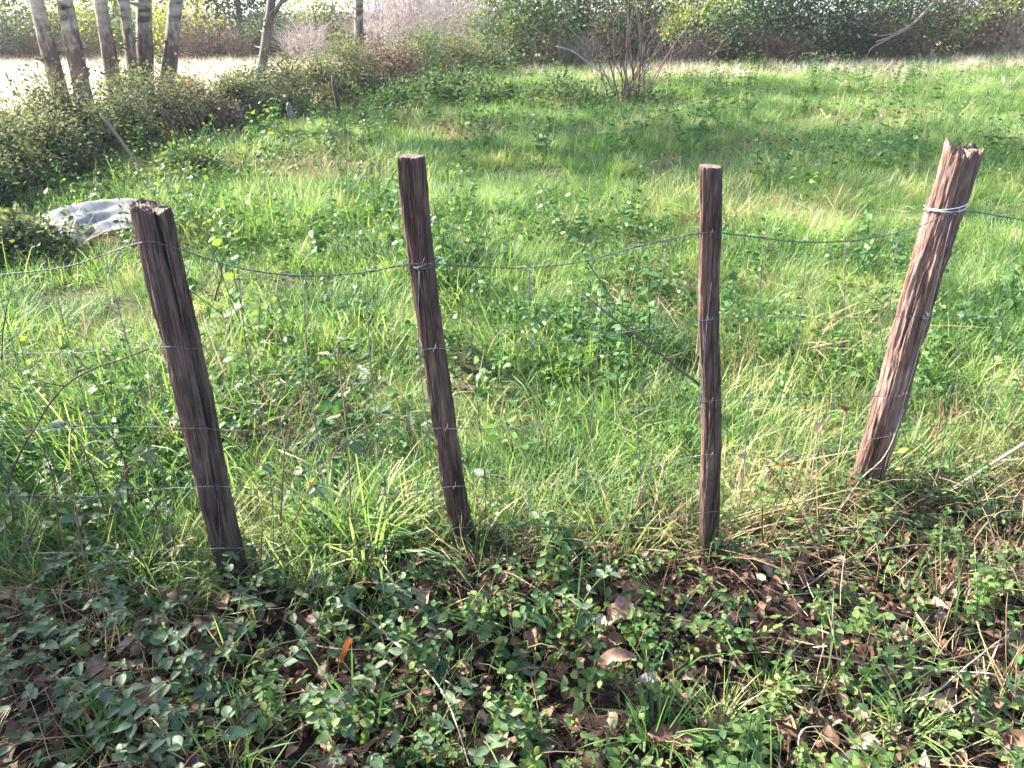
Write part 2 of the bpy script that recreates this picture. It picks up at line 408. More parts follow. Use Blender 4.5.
# ------------------------------------------------------------------ scattering of the uncountable stuff
def scatter_tree(name, coll):
    g = bpy.data.node_groups.new(name, 'GeometryNodeTree')
    g.interface.new_socket('Geometry', in_out='INPUT', socket_type='NodeSocketGeometry')
    g.interface.new_socket('Geometry', in_out='OUTPUT', socket_type='NodeSocketGeometry')
    N = g.nodes; L = g.links
    gi = N.new('NodeGroupInput'); go = N.new('NodeGroupOutput')
    ci = N.new('GeometryNodeCollectionInfo'); ci.inputs['Collection'].default_value = coll
    ci.inputs['Separate Children'].default_value = True; ci.inputs['Reset Children'].default_value = True
    ip = N.new('GeometryNodeInstanceOnPoints'); ip.inputs['Pick Instance'].default_value = True
    def na(nm, dt):
        a = N.new('GeometryNodeInputNamedAttribute'); a.data_type = dt; a.inputs['Name'].default_value = nm
        return a.outputs['Attribute']
    L.new(gi.outputs[0], ip.inputs['Points']); L.new(ci.outputs[0], ip.inputs['Instance'])
    L.new(na('pick', 'INT'), ip.inputs['Instance Index'])
    L.new(na('rot', 'FLOAT_VECTOR'), ip.inputs['Rotation']); L.new(na('scl', 'FLOAT_VECTOR'), ip.inputs['Scale'])
    L.new(ip.outputs[0], go.inputs[0])
    return g
def scatter(name, meshes, P, rz, tilt, scl, label, cat, pick=None):
    c = bpy.data.collections.new(name + '_kinds')
    for k, me in enumerate(meshes):
        c.objects.link(bpy.data.objects.new('%s_kind_%02d' % (name, k), me))
    n = len(P)
    me = bpy.data.meshes.new(name); me.vertices.add(n); me.vertices.foreach_set('co', np.asarray(P, np.float32).ravel())
    a = me.attributes.new('pick', 'INT', 'POINT')
    a.data.foreach_set('value', (rng.integers(0, len(meshes), n) if pick is None else pick).astype(np.int32))
    rot = np.stack([tilt * rng.normal(size=n), tilt * rng.normal(size=n), rz if rz is not None else rng.uniform(0, 6.283, n)], -1)
    a = me.attributes.new('rot', 'FLOAT_VECTOR', 'POINT'); a.data.foreach_set('vector', rot.astype(np.float32).ravel())
    scl = np.asarray(scl); S = np.stack([scl] * 3, -1) if scl.ndim == 1 else scl
    a = me.attributes.new('scl', 'FLOAT_VECTOR', 'POINT'); a.data.foreach_set('vector', S.astype(np.float32).ravel())
    o = link(name, me)
    md = o.modifiers.new('scatter', 'NODES'); md.node_group = scatter_tree(name, c)
    return tag(o, label, cat, kind='stuff')

def blades(n, rad, L0, L1, wid, bend, r, mat, droop=.35, base_t=(0, 1)):
    """a tuft of bending tapered blades, one mesh"""
    th = r.uniform(0, 6.283, n); d = rad * np.sqrt(r.uniform(0, 1, n))
    root = np.stack([d * np.cos(th), d * np.sin(th), np.full(n, -.02)], -1)
    az = th + r.normal(0, .9, n); L = r.uniform(L0, L1, n); lean = np.abs(r.normal(0, bend, n)) + .08
    W = wid * r.uniform(.6, 1.25, n); dr = r.uniform(0, droop * 2, n)
    S = np.array([0, .3, .6, .85, 1.0]); wS = np.array([.7, 1, .85, .5, .06])
    ang = lean[:, None] + dr[:, None] * S[None] ** 1.5 * 2.0
    seg = np.diff(S, prepend=0)[None] * L[:, None]
    ho = np.cumsum(seg * np.sin(ang), 1); ve = np.cumsum(seg * np.cos(ang), 1)
    C = root[:, None] + np.stack([ho * np.cos(az)[:, None], ho * np.sin(az)[:, None], ve], -1)
    tw = az + r.normal(0, .5, n)
    side = np.stack([-np.sin(tw), np.cos(tw), r.normal(0, .25, n)], -1)
    off = side[:, None] * (W[:, None] * wS[None] * .5)[..., None]
    V = np.stack([C - off, C + off], 2).reshape(-1, 3)
    k = len(S); b = (np.arange(n)[:, None] * k * 2 + np.arange(k - 1)[None] * 2).ravel()
    F = np.stack([b, b + 1, b + 3, b + 2], -1)
    t = np.repeat(r.uniform(*base_t, n), k * 2)
    return V, F, t

LEAF5 = np.array([[0, 0, 0], [-.34, .42, .05], [.34, .42, .05], [0, 1, -.10], [0, .45, -.03]])
LEAF5F = np.array([[0, 2, 4], [0, 4, 1], [4, 2, 3], [1, 4, 3]])
LEAF11 = np.array([[0, 0, 0], [0, .25, -.02], [0, .5, -.03], [0, .78, -.06], [0, 1, -.12], [-.22, .2, .03], [-.33, .47, .05], [-.2, .78, .0], [.22, .2, .03], [.33, .47, .05], [.2, .78, .0]])
LEAF11F = np.array([[0, 1, 5], [5, 1, 2], [5, 2, 6], [6, 2, 3], [6, 3, 7], [7, 3, 4], [0, 8, 1], [8, 2, 1], [8, 9, 2], [9, 3, 2], [9, 10, 3], [10, 4, 3]])
def leaves(P, D, size, r, wide=1.0, up=None, fine=False):
    LEAF5, LEAF5F = (LEAF11, LEAF11F) if fine else (globals()['LEAF5'], globals()['LEAF5F'])
    nv = len(LEAF5)
    """leaf blades at P pointing along D"""
    n = len(P); D = D / (np.linalg.norm(D, axis=1)[:, None] + 1e-9)
    U = r.normal(size=(n, 3)) * .6 + np.array([0, 0, 1.]) if up is None else up
    Sx = np.cross(D, U); Sx /= np.linalg.norm(Sx, axis=1)[:, None] + 1e-9
    Nn = np.cross(Sx, D)
    size = np.broadcast_to(size, (n,))
    V = P[:, None] + size[:, None, None] * (LEAF5[None, :, 0:1] * wide * Sx[:, None] + LEAF5[None, :, 1:2] * D[:, None] + LEAF5[None, :, 2:3] * Nn[:, None])
    F = (LEAF5F[None] + (np.arange(n) * nv)[:, None, None]).reshape(-1, 3)
    return V.reshape(-1, 3), F, np.repeat(r.uniform(0, 1, n), nv)

def tuft_mesh(name, mat, seed, **k):
    r = np.random.default_rng(seed)
    V, F, t = blades(r=r, mat=mat, **k)
    return mesh_np(name, V, [F], t, [mat], True)

def weed_mesh(name, mat, seed, kind):
    r = np.random.default_rng(seed); mb = MB()
    if kind == 0:            # low rosette of oval leaves on short stalks
        n = 14; th = r.uniform(0, 6.283, n); d = r.uniform(.01, .10, n); z = r.uniform(.03, .13, n)
        P = np.stack([d * np.cos(th), d * np.sin(th), z], -1)
        D = np.stack([np.cos(th), np.sin(th), r.normal(-.05, .35, n)], -1)
        V, F, t = leaves(P, D, r.uniform(.03, .055, n), r, 1.15, fine=True); mb.add(V, [F], t)
        for p in P[::2]: mb.tube([(0, 0, -.01), p * .6 + np.array([0, 0, .01]), p], .0012, 3, .4, False)
    elif kind == 1:          # upright stem with opposite leaves
        for s in range(3):
            h = r.uniform(.16, .34); a = r.uniform(0, 6.283); l = r.uniform(.03, .12)
            top = np.array([l * np.cos(a), l * np.sin(a), h]); b0 = np.array([r.normal(0, .03), r.normal(0, .03), -.01])
            mb.tube([b0, b0 * .5 + top * .5 + r.normal(0, .01, 3), top], .0018, 3, .4, False)
            m = 12; u = np.repeat(np.linspace(.25, 1, m // 2), 2); P = b0 + (top - b0) * u[:, None]
            th = np.tile([0, np.pi], m // 2) + np.repeat(np.arange(m // 2) * 1.57, 2) + a
            D = np.stack([np.cos(th), np.sin(th), r.normal(-.1, .2, m)], -1)
            V, F, t = leaves(P, D, (.055 - .025 * u) * r.uniform(.8, 1.2, m), r, 1.0, fine=True); mb.add(V, [F], t)
    else:                    # trefoil cover
        n = 9; th = r.uniform(0, 6.283, n); d = .09 * np.sqrt(r.uniform(0, 1, n)); z = r.uniform(.03, .10, n)
        for k in range(n):
            p = np.array([d[k] * np.cos(th[k]), d[k] * np.sin(th[k]), z[k]]); mb.tube([(p[0] * .6, p[1] * .6, -.01), p], .001, 3, .5, False)
            a = r.uniform(0, 6.283) + np.array([0, 2.09, 4.19])
            D = np.stack([np.cos(a), np.sin(a), r.normal(.05, .2, 3)], -1)
            V, F, t = leaves(np.repeat(p[None], 3, 0), D, r.uniform(.018, .034), r, 1.5, fine=True); mb.add(V, [F], t)
    return mb.mesh(name, [mat])

FX = [-6, -.9, -.17, .65, 1.29, 2.6, 8]; FY = [1.6, 1.98, 2.08, 2.10, 2.39, 2.75, 3.6]
def fence_y(x): return np.interp(x, FX, FY)

def smooth_noise(x, y, s, seed):
    r = np.random.default_rng(seed); v = np.zeros_like(x)
    for k in range(6):
        a = r.uniform(0, 6.283); f = s * r.uniform(.6, 1.8); v += np.sin(f * (x * np.cos(a) + y * np.sin(a)) + r.uniform(0, 6.283))
    return v / 6 ** .5 / .72

SHEET = G(104, 240)
HEDGE = [(-60, 232), (0, 215), (60, 192), (110, 172), (160, 158), (205, 145), (250, 133), (290, 124), (330, 112), (370, 98), (410, 88), (450, 80), (500, 74)]
HW = np.array([[G(*p).x, G(*p).y] for p in HEDGE])
def hedge_x(y): return np.interp(y, HW[:, 1], HW[:, 0])      # meadow lies right of this line

def region(y0, y1, dens, margin=1.25):
    """random ground points inside the widened view"""
    out = []
    n = int(dens * (y1 - y0) * (2 * (.75 * y1 + .9) * margin))
    y = rng.uniform(y0, y1, n); x = rng.uniform(-1, 1, n) * (.75 * y1 + .9) * margin
    k = np.abs(x) < (.75 * y + .9) * margin
    return x[k], y[k]

T_lo = [tuft_mesh('short_tuft', M['grass'], 10 + s, n=92, rad=.17, L0=.06, L1=.23, wid=.0043, bend=.55, droop=.55) for s in range(8)]
T_hi = [tuft_mesh('tall_tuft', M['grass'], 30 + s, n=20, rad=.07, L0=.16, L1=.36, wid=.0052, bend=.38, droop=.6) for s in range(5)]
T_st = [tuft_mesh('straw_tuft', M['straw'], 50 + s, n=15, rad=.08, L0=.12, L1=.36, wid=.0038, bend=.6, droop=.5) for s in range(5)]
T_fl = [tuft_mesh('flat_straw', M['straw'], 60 + s, n=12, rad=.12, L0=.15, L1=.4, wid=.0035, bend=.35, droop=1.0) for s in range(4)]
for me in T_fl:   # lying stalks
    n = len(me.vertices); co = np.zeros(n * 3, np.float32); me.vertices.foreach_get('co', co); co = co.reshape(-1, 3)
    co[:, 2] = .02 + co[:, 2] * .22; co[:, :2] *= 1.5; me.vertices.foreach_set('co', co.ravel())
T_pl = [tuft_mesh('pale_tuft', M['pale'], 70 + s, n=22, rad=.14, L0=.2, L1=.5, wid=.009, bend=.3) for s in range(4)]
T_wd = [weed_mesh('weed', M['weed'], 80 + s, s % 3) for s in range(9)]

# meadow grass: broad patches over the field, small tufts along its ragged front edge
T_pt = [tuft_mesh('grass_patch', M['grass'], 20 + s, n=1500, rad=.42, L0=.06, L1=.23, wid=.0043, bend=.55, droop=.55) for s in range(8)]
xs, ys, sc_, pk = [], [], [], []
for y0, y1, dens, s in [(1.7, 4, 7.0, .95), (4, 8, 5.6, .97), (8, 15, 4.2, 1.0), (15, 31, 3.0, 1.05)]:
    x, y = region(y0, y1, dens); fz = y - fence_y(x)
    keep = (x > hedge_x(y) + .1) & (fz > .33) & (np.hypot(x - SHEET.x, y - SHEET.y) > .62) & ~((y > 21) & (rng.uniform(0, 1, len(x)) < (y - 21) / 10))
    x, y = x[keep], y[keep]
    xs.append(x); ys.append(y); sc_.append(s * np.clip(1 + .35 * smooth_noise(x, y, 2.3, 9), .55, 1.5) * rng.uniform(.7, 1.3, len(x))); pk.append(rng.integers(0, 8, len(x)))
    x, y = region(y0, y1, dens * 4); fz = y - fence_y(x)                       # taller tufts standing out of it
    keep = (x > hedge_x(y)) & (fz > .1) & (np.hypot(x - SHEET.x, y - SHEET.y) > .36) & (rng.uniform(0, 1, len(x)) < .7 + .4 * smooth_noise(x, y, 1.1, 5))
    x, y = x[keep], y[keep]
    xs.append(x); ys.append(y); sc_.append(s * rng.uniform(.65, 1.2, len(x))); pk.append(rng.integers(0, 5, len(x)) + 16)
x, y = region(1.6, 4.5, 130); fz = y - fence_y(x); keep = (fz > rng.normal(.0, .1, len(x))) & (fz < .5)
x, y = x[keep], y[keep]; xs.append(x); ys.append(y); sc_.append(rng.uniform(.6, 1.15, len(x))); pk.append(rng.integers(0, 8, len(x)) + 8)
x = rng.uniform(-1.9, 2.3, 130); y = fence_y(x) + rng.normal(.03, .10, 130); xs.append(x); ys.append(y); sc_.append(rng.uniform(.6, 1.05, 130)); pk.append(rng.integers(0, 5, 130) + 16)
x = np.concatenate(xs); y = np.concatenate(ys); s = np.concatenate(sc_)
scatter('meadow_grass', T_pt + T_lo + T_hi, np.stack([x, y, H(x, y)], -1), None, .06, s, 'lush green grass covering the meadow behind the fence', 'grass', np.concatenate(pk))

# broad-leaved weeds among the grass
xs = []; ys = []; ss = []
for y0, y1, dens, sz in [(1.7, 4.5, 38, .8), (4.5, 9, 22, .95), (9, 24, 8, 1.15)]:
    x, y = region(y0, y1, dens); fz = y - fence_y(x)
    k = (x > hedge_x(y) - .1) & (fz > .0) & (rng.uniform(0, 1, len(x)) < .55 + .6 * smooth_noise(x, y, 1.3, 12) - .12 * np.clip(x, -3, 3))
    xs.append(x[k]); ys.append(y[k]); ss.append(sz * rng.uniform(.7, 1.4, k.sum()))
x = np.concatenate(xs); y = np.concatenate(ys)
scatter('meadow_weeds', T_wd, np.stack([x, y, H(x, y) + .04], -1), None, .15, np.concatenate(ss), 'small broad-leaved weeds growing through the meadow grass', 'weeds')

x, y = region(3.2, 22, 1.3); k = (x > hedge_x(y) + .2) & (smooth_noise(x, y, .9, 51) + rng.normal(0, .4, len(x)) > .35); x, y = x[k], y[k]
scatter('tall_meadow_herbs', [T_wd[q] for q in (1, 4, 7)], np.stack([x, y, H(x, y)], -1), None, .2, rng.uniform(1.2, 2.1, len(x)), 'taller leafy herbs standing out of the meadow grass', 'weeds')
# dry stalks and dead grass
xs = []; ys = []; ss = []
for y0, y1, dens, sz, thr in [(1.75, 3.2, 80, .85, -.05), (3.2, 8, 60, 1.0, .55), (8, 26, 24, 1.3, .6)]:
    x, y = region(y0, y1, dens); fz = y - fence_y(x)
    near = np.exp(-np.abs(fz - .15) / .35)
    k = (x > hedge_x(y)) & (smooth_noise(x, y, 1.9, 21) + near * 1.5 * np.clip((x + .2) / 1.2, .1, 1) + rng.normal(0, .5, len(x)) > thr + .4) & (fz > -.25)
    xs.append(x[k]); ys.append(y[k]); ss.append(sz * rng.uniform(.6, 1.2, k.sum()))
x = rng.normal(1.0, .38, 120); y = fence_y(x) + rng.normal(-.04, .11, 120); xs.append(x); ys.append(y); ss.append(rng.uniform(.4, .8, 120))
x = rng.normal(-.1, .25, 50); y = fence_y(x) + rng.normal(-.03, .08, 50); xs.append(x); ys.append(y); ss.append(rng.uniform(.4, .7, 50))
x = np.concatenate(xs); y = np.concatenate(ys)
scatter('dry_grass', T_st + T_fl, np.stack([x, y, H(x, y) + .02], -1), None, .3, np.concatenate(ss), 'dry straw coloured grass stalks tangled among the green', 'dry grass')

# bleached strip along the far edge and the hay field left of the hedge
xs = []; ys = []
x, y = region(19, 31, 24); k = (rng.uniform(0, 1, len(x)) < np.clip((y - 18.5 + 1.5 * smooth_noise(x, y, .7, 77)) / 9, 0, .75)) & (x > hedge_x(y)); xs.append(x[k]); ys.append(y[k])
y = rng.uniform(9, 30.5, 9000); x = hedge_x(y) - .8 - rng.uniform(0, 1, 9000) ** 1.3 * 24; k = np.abs(x) < y * 1.05; xs.append(x[k]); ys.append(y[k])
x = np.concatenate(xs); y = np.concatenate(ys)
scatter('bleached_grass', T_pl, np.stack([x, y, H(x, y)], -1), None, .15, rng.uniform(.6, 1.2, len(x)) * np.where(x > 0, .8, .75), 'pale bleached grass along the far edge and in the field beyond the hedge', 'dry grass')

# ------------------------------------------------------------------ fence posts
POSTS = {}
def fence_post(key, base_px, top_px, top_dY, w0, w1, shape, label, tone, seed, bow=(0, 0), kick=0.0):
    r = np.random.default_rng(seed)
    b = G(*base_px); b.z = 0
    t = AT(top_px[0], top_px[1], b.y + top_dY)
    Hh = t.z; L = Hh + .16
    nr, ns = 150, 112
    th = np.linspace(0, 2 * np.pi, ns, endpoint=False)
    zz = np.linspace(-.16, Hh, nr)
    u = (zz + .16) / L
    wid = w0 + (w1 - w0) * u
    base = np.ones(ns)
    if shape == 'split':      # rounded with a deep cleft on the right
        base = 1 + .07 * np.cos(2 * th + .6) + .06 * np.cos(3 * th + 1)
        clefts = [(-.85, .55, .11), (-1.5, .10, .05), (2.2, .16, .09), (-2.2, .10, .05)]
    elif shape == 'flat':     # half-squared rail
        base = 1 / np.maximum(np.abs(np.cos(th + .35)) ** 3.4 + np.abs(np.sin(th + .35)) ** 3.4, 1e-6) ** (1 / 3.4) * .95
        clefts = [(-1.75, .10, .05), (-1.0, .08, .04), (.4, .10, .08)]
    elif shape == 'slim':
        base = 1 / np.maximum(np.abs(np.cos(th + .1)) ** 3.4 + np.abs(np.sin(th + .1)) ** 3.4, 1e-6) ** (1 / 3.4) * .97
        clefts = [(-1.35, .20, .08), (.2, .1, .08)]
    else:                     # old, fluted and splintered
        base = 1 + .05 * np.cos(2 * th + 1) + .04 * np.cos(3 * th)
        clefts = [(-1.5, .20, .09), (-.85, .22, .07), (-2.25, .13, .06), (-.3, .16, .1), (.7, .15, .1), (1.9, .2, .1), (2.8, .12, .1)]
    prof = np.repeat(base[None], nr, 0)
    wander = r.uniform(0, 6.283, len(clefts))
    for c, (a, dep, wd) in enumerate(clefts):
        ac = a + .18 * np.sin(2.2 * u * 3 + wander[c]) + .06 * np.sin(13 * u + wander[c] * 2) + .03 * np.sin(37 * u + c)
        d = (th[None] - ac[:, None] + np.pi) % (2 * np.pi) - np.pi
        fade = .45 + .55 * np.clip(np.sin(u * 5 + wander[c]) + .6, 0, 1) if shape != 'split' or c else .35 + .65 * np.clip(u * 1.6 - .2, 0, 1)
        if shape == 'old': fade = fade * (.45 + .75 * u)
        prof -= (dep * fade)[:, None] * np.exp(-(d / wd) ** 2)
    fl = np.zeros((nr, ns))
    for (fs, zs, am) in ((1.3, 2.2, .08), (4.0, 4, .08), (11, 9, .07), (26, 22, .05)):      # bulges, ridges and fibres along the grain
        for a in range(nr):
            for q in range(ns):
                fl[a, q] += am * mnoise.noise((fs * math.cos(th[q]) + seed * 7, fs * math.sin(th[q]), zz[a] * zs + seed))
    prof += fl * (1.9 if shape == 'old' else 1.55)
    prof += (.035 * np.sin(u * 17 + r.uniform(0, 6)) + .025 * np.sin(u * 41 + r.uniform(0, 6)))[:, None] * np.cos(th + r.uniform(0, 6))[None]
    prof += r.normal(0, .006, (nr, ns))
    rad = prof * wid[:, None] * .5
    ztop = zz[:, None] * np.ones(ns)[None]
    jag = {'split': .016, 'flat': .0015, 'slim': .001, 'old': .028}[shape]
    jn = np.zeros(ns)
    for q in range(ns):
        c_, s_ = math.cos(th[q]), math.sin(th[q])
        jn[q] = .9 * round(2.2 * mnoise.noise((1.1 * c_ + seed * 3, 1.1 * s_, .3))) / 1.6 - .35 * c_ + .7 * mnoise.noise((2.0 * c_, 2.0 * s_ + seed, 2)) + .3 * mnoise.noise((9 * c_, 9 * s_, seed))
    tk = np.clip((u - .93) / .07, 0, 1)[:, None]
    ztop = ztop + tk * (jag * jn)[None]
    cx = b.x + (t.x - b.x) * (zz / Hh) + bow[0] * np.sin(np.pi * np.clip(u, 0, 1)) + .003 * np.sin(u * 11 + seed) + kick * np.exp(-u * 7)
    cyy = (t.y - b.y) * (zz / Hh) + bow[1] * np.sin(np.pi * np.clip(u, 0, 1))
    V = np.stack([cx[:, None] - b.x + rad * np.cos(th)[None], cyy[:, None] + rad * np.sin(th)[None], ztop], -1).reshape(-1, 3)
    tint = np.zeros(nr * ns)
    i = np.arange(nr - 1)[:, None] * ns; j = np.arange(ns)[None]
    F = np.stack([i + j, i + (j + 1) % ns, i + ns + (j + 1) % ns, i + ns + j], -1).reshape(-1, 4)
    # broken end grain: rings stepping inwards
    Vs = [V]; Fs = [F]; Ts = [tint]; prev = (nr - 1) * ns; cnt = nr * ns
    last = V[-ns:]; cen = last.mean(0)
    for q, f in enumerate((.93, .75, .5, .22)):
        ring = cen + (last - cen) * f
        ring[:, 2] = cen[2] + (last[:, 2] - cen[2]) * (.6 if f > .5 else .3) + r.normal(0, jag * .22, ns) - (jag * .25 if shape in ('old', 'split') else 0)
        Vs.append(ring); Ts.append(np.full(ns, .95 if q else .5))
        jj = np.arange(ns); Fs.append(np.stack([prev + jj, prev + (jj + 1) % ns, cnt + (jj + 1) % ns, cnt + jj], -1)); prev = cnt; cnt += ns
    Vs.append(cen[None] - np.array([[0, 0, .004]])); Ts.append(np.array([.9]))
    jj = np.arange(ns); tri = np.stack([prev + jj, prev + (jj + 1) % ns, np.full(ns, cnt)], -1)
    me = mesh_np('fence_post', np.concatenate(Vs), [np.concatenate(Fs), tri], np.concatenate(Ts), [post_mat('weathered_post_' + shape, tone, *{'split': (190, 52, .3), 'flat': (120, 30, .12), 'slim': (150, 44, .2), 'old': (110, 60, .35)}[shape])], True)
    o = tag(link('fence_post', me, None, (b.x, b.y, hz(b.x, b.y) * 0)), label, 'fence post', 'wooden posts of the wire fence')
    POSTS[key] = (b, t, wid, Hh)
    return o
posts = [
    fence_post(1, (237, 580), (152, 207), .0, .080, .090, 'split', 'thick brown post leaning left, cleft down its side, top frayed', .95, 1, (-.006, 0)),
    fence_post(2, (467, 558), (411, 156), .0, .062, .064, 'flat', 'flat-topped reddish brown post leaning slightly left, second from the left', .95, 2, (-.014, 0), .025),
    fence_post(3, (709, 566), (709, 166), .0, .058, .054, 'slim', 'slimmest, upright squared post with sawn flat top', 1.0, 3, (.004, 0)),
    fence_post(4, (860, 502), (963, 148), .02, .090, .096, 'old', 'sunlit fluted post leaning right with splintered top, rightmost', 1.9, 4, (.0, 0)),
]

# ------------------------------------------------------------------ wires
fence = thing('wire_fence', 'sagging galvanised stock netting strung along the four wooden posts', 'wire fence')
def wire_Y(px):      # distance of the netting: just in front of the posts
    ks = [(-80, 1.90), (237, POSTS[1][0].y - .055), (461, POSTS[2][0].y - .045), (709, POSTS[3][0].y - .038), (862, POSTS[4][0].y - .06), (960, POSTS[4][0].y - .06), (1100, 2.62)]
    return float(np.interp(px, [k[0] for k in ks], [k[1] for k in ks]))
def post_px(pts):
    return spline([AT(p[0], p[1], wire_Y(p[0])) for p in pts], 9)
STR = [
    [(-60, 284), (0, 275), (70, 266), (140, 243), (172, 247), (235, 267), (300, 276), (360, 273), (412, 264), (460, 266), (520, 268), (580, 262), (640, 246), (704, 233), (740, 235), (800, 242), (860, 240), (915, 228), (948, 214), (972, 212), (1000, 216), (1040, 223), (1100, 232)],
    [(-60, 352), (0, 354), (80, 352), (172, 347), (240, 353), (300, 359), (360, 353), (430, 349), (500, 347), (560, 342), (640, 330), (706, 320), (760, 317), (830, 319), (920, 316), (1024, 320), (1100, 324)],
    [(-60, 434), (60, 428), (195, 428), (300, 438), (372, 435), (440, 429), (520, 427), (600, 416), (707, 401), (780, 398), (885, 396), (960, 389), (1030, 386), (1100, 388)],
    [(-60, 492), (90, 496), (214, 486), (330, 497), (449, 487), (560, 482), (640, 470), (708, 455), (790, 457), (868, 440), (950, 424), (1030, 424), (1100, 428)],
    [(-60, 556), (90, 552), (230, 548), (340, 545), (458, 528), (560, 526), (640, 522), (709, 512), (790, 505), (864, 486), (960, 476), (1100, 480)],
]
paths = [post_px(p) for p in STR]
def helix(P, rad, pitch, ph):
    P = np.asarray(P); d = np.r_[0, np.cumsum(np.linalg.norm(np.diff(P, axis=0), axis=1))]
    m = int(d[-1] / .004); s = np.linspace(0, d[-1], m)
    Q = np.stack([np.interp(s, d, P[:, k]) for k in range(3)], -1)
    a = s / pitch * 6.283 + ph
    Q[:, 1] += rad * np.cos(a); Q[:, 2] += rad * np.sin(a)
    return Q
for ph in (0, np.pi):
    mb = MB(); mb.tube(helix(paths[0], .0010, .034, ph), .0011, 5)
    link('top_strand', mb.mesh('top_strand', [M['wire_old']]), fence)
for k, p in enumerate(paths[1:]):
    q = p.copy(); s = np.arange(len(q)); q[:, 2] += .0015 * np.sin(s * 1.7 + k) + .001 * np.sin(s * .6)
    mb = MB(); mb.tube(q, .0010, 5)
    link('line_wire', mb.mesh('line_wire', [M['wire_mid']]), fence)
def on(path, x):
    return np.array([x, np.interp(x, path[:, 0], path[:, 1]), np.interp(x, path[:, 0], path[:, 2])])
x = -1.75; k = 0
while x < 2.1:
    jx = [x + random.gauss(0, .008) + .012 * math.sin(k + q * 1.3) for q in range(5)]
    pts = [on(paths[q], jx[q]) + np.array([0, -.002, 0]) for q in range(5)]
    pts[0] = pts[0] * .92 + pts[1] * .08 if k % 3 else pts[0]
    mb = MB(); mb.tube(spline(pts, 4), .0011, 4)
    for p in pts[1:4]:                                    # hinge knots
        hp = [p + np.array([.0035 * math.cos(a), .0028 * math.sin(a), (a - 9) * .0012]) for a in np.linspace(0, 18, 26)]
        mb.tube(hp, .0009, 4)
    link('stay_wire', mb.mesh('stay_wire', [M['wire_old']]), fence)
    x += .152 + random.gauss(0, .006); k += 1
# splices and twists on the top strand
for px in (296, 372, 640, 664, 735, 760, 1000):
    c = AT(px, float(np.interp(px, [p[0] for p in STR[0]], [p[1] for p in STR[0]])), wire_Y(px))
    mb = MB(); hp = [np.array(c) + np.array([(a - 12) * .0016, .003 * math.cos(a * 2), .003 * math.sin(a * 2)]) for a in np.linspace(0, 24, 70)]
    e = hp[-1]; hp += [e + np.array([.006, -.004, -.012]), e + np.array([.008, -.006, -.03])]
    mb.tube(hp, .0009, 5); link('wire_splice', mb.mesh('wire_splice', [M['wire_old']]), fence)

# staples that hold the wires, part of each post
for key, po in zip((1, 2, 3, 4), posts):
    b, t, wid, Hh = POSTS[key]
    for q in range(4):
        ys_ = [p[1] for p in STR[q]]; 
        for pz in np.linspace(0, 1, 60):
            c = b + (t - b) * pz
            wz = on(paths[q], c.x)[2]
            if c.z >= wz: break
        wv = on(paths[q], c.x)
        mb = MB(); a0 = np.array([c.x, wv[1], wz]); yb = c.y - .02
        mb.tube([(a0[0] - .004, yb, a0[2] - .011), (a0[0] - .003, a0[1] - .003, a0[2] - .008), (a0[0], a0[1] - .005, a0[2]), (a0[0] + .003, a0[1] - .003, a0[2] + .008), (a0[0] + .004, yb, a0[2] + .011)], .0007, 5)
        s = link('staple', mb.mesh('staple', [M['wire_old']]), po)
        s.matrix_parent_inverse = Matrix.Translation(-po.location)

def wire_loop(key, px_y, name, label, mat, turns, rad, pitch, thick, tilt, sq=1.0):
    b, t, wid, Hh = POSTS[key]
    for pz in np.linspace(0, 1, 300):
        c = b + (t - b) * pz
        v = Vector(c) - Vector((0, 0, CAMH)); 
        d = v.y * CP - v.z * SP
        if 384 - FPX * (v.y * SP + v.z * CP) / d <= px_y: break
    ax = (t - b).normalized()
    X = Vector((1, 0, 0)); X = (X - ax * X.dot(ax)).normalized(); Yv = ax.cross(X)
    pts = []
    for a in np.linspace(0, 6.283 * turns, int(40 * turns)):
        rr = rad * (1 + .05 * math.sin(3 * a))
        pts.append(c + X * rr * math.cos(a) + Yv * rr * sq * math.sin(a) + ax * (pitch * a / 6.283 + tilt * math.cos(a + .4) + .003 * math.sin(2.3 * a)))
    e = pts[-1]
    pts += [e + X * .02 + ax * .01, e + X * .035 - ax * .012 - Yv * .01]
    mb = MB(); mb.tube(spline(pts, 2), thick, 6)
    o = link(name, mb.mesh(name, [mat]))
    return tag(o, label, 'wire')
wire_loop(4, 211, 'tie_wire', 'bright silver wire wrapped round the splintered leaning post', M['wire_new'], 2.1, .056, .008, .0018, .010)
wire_loop(2, 266, 'tie_wire', 'dark rusty wire wound round the flat-topped post', M['wire_old'], 2.4, .042, .005, .0013, .004)

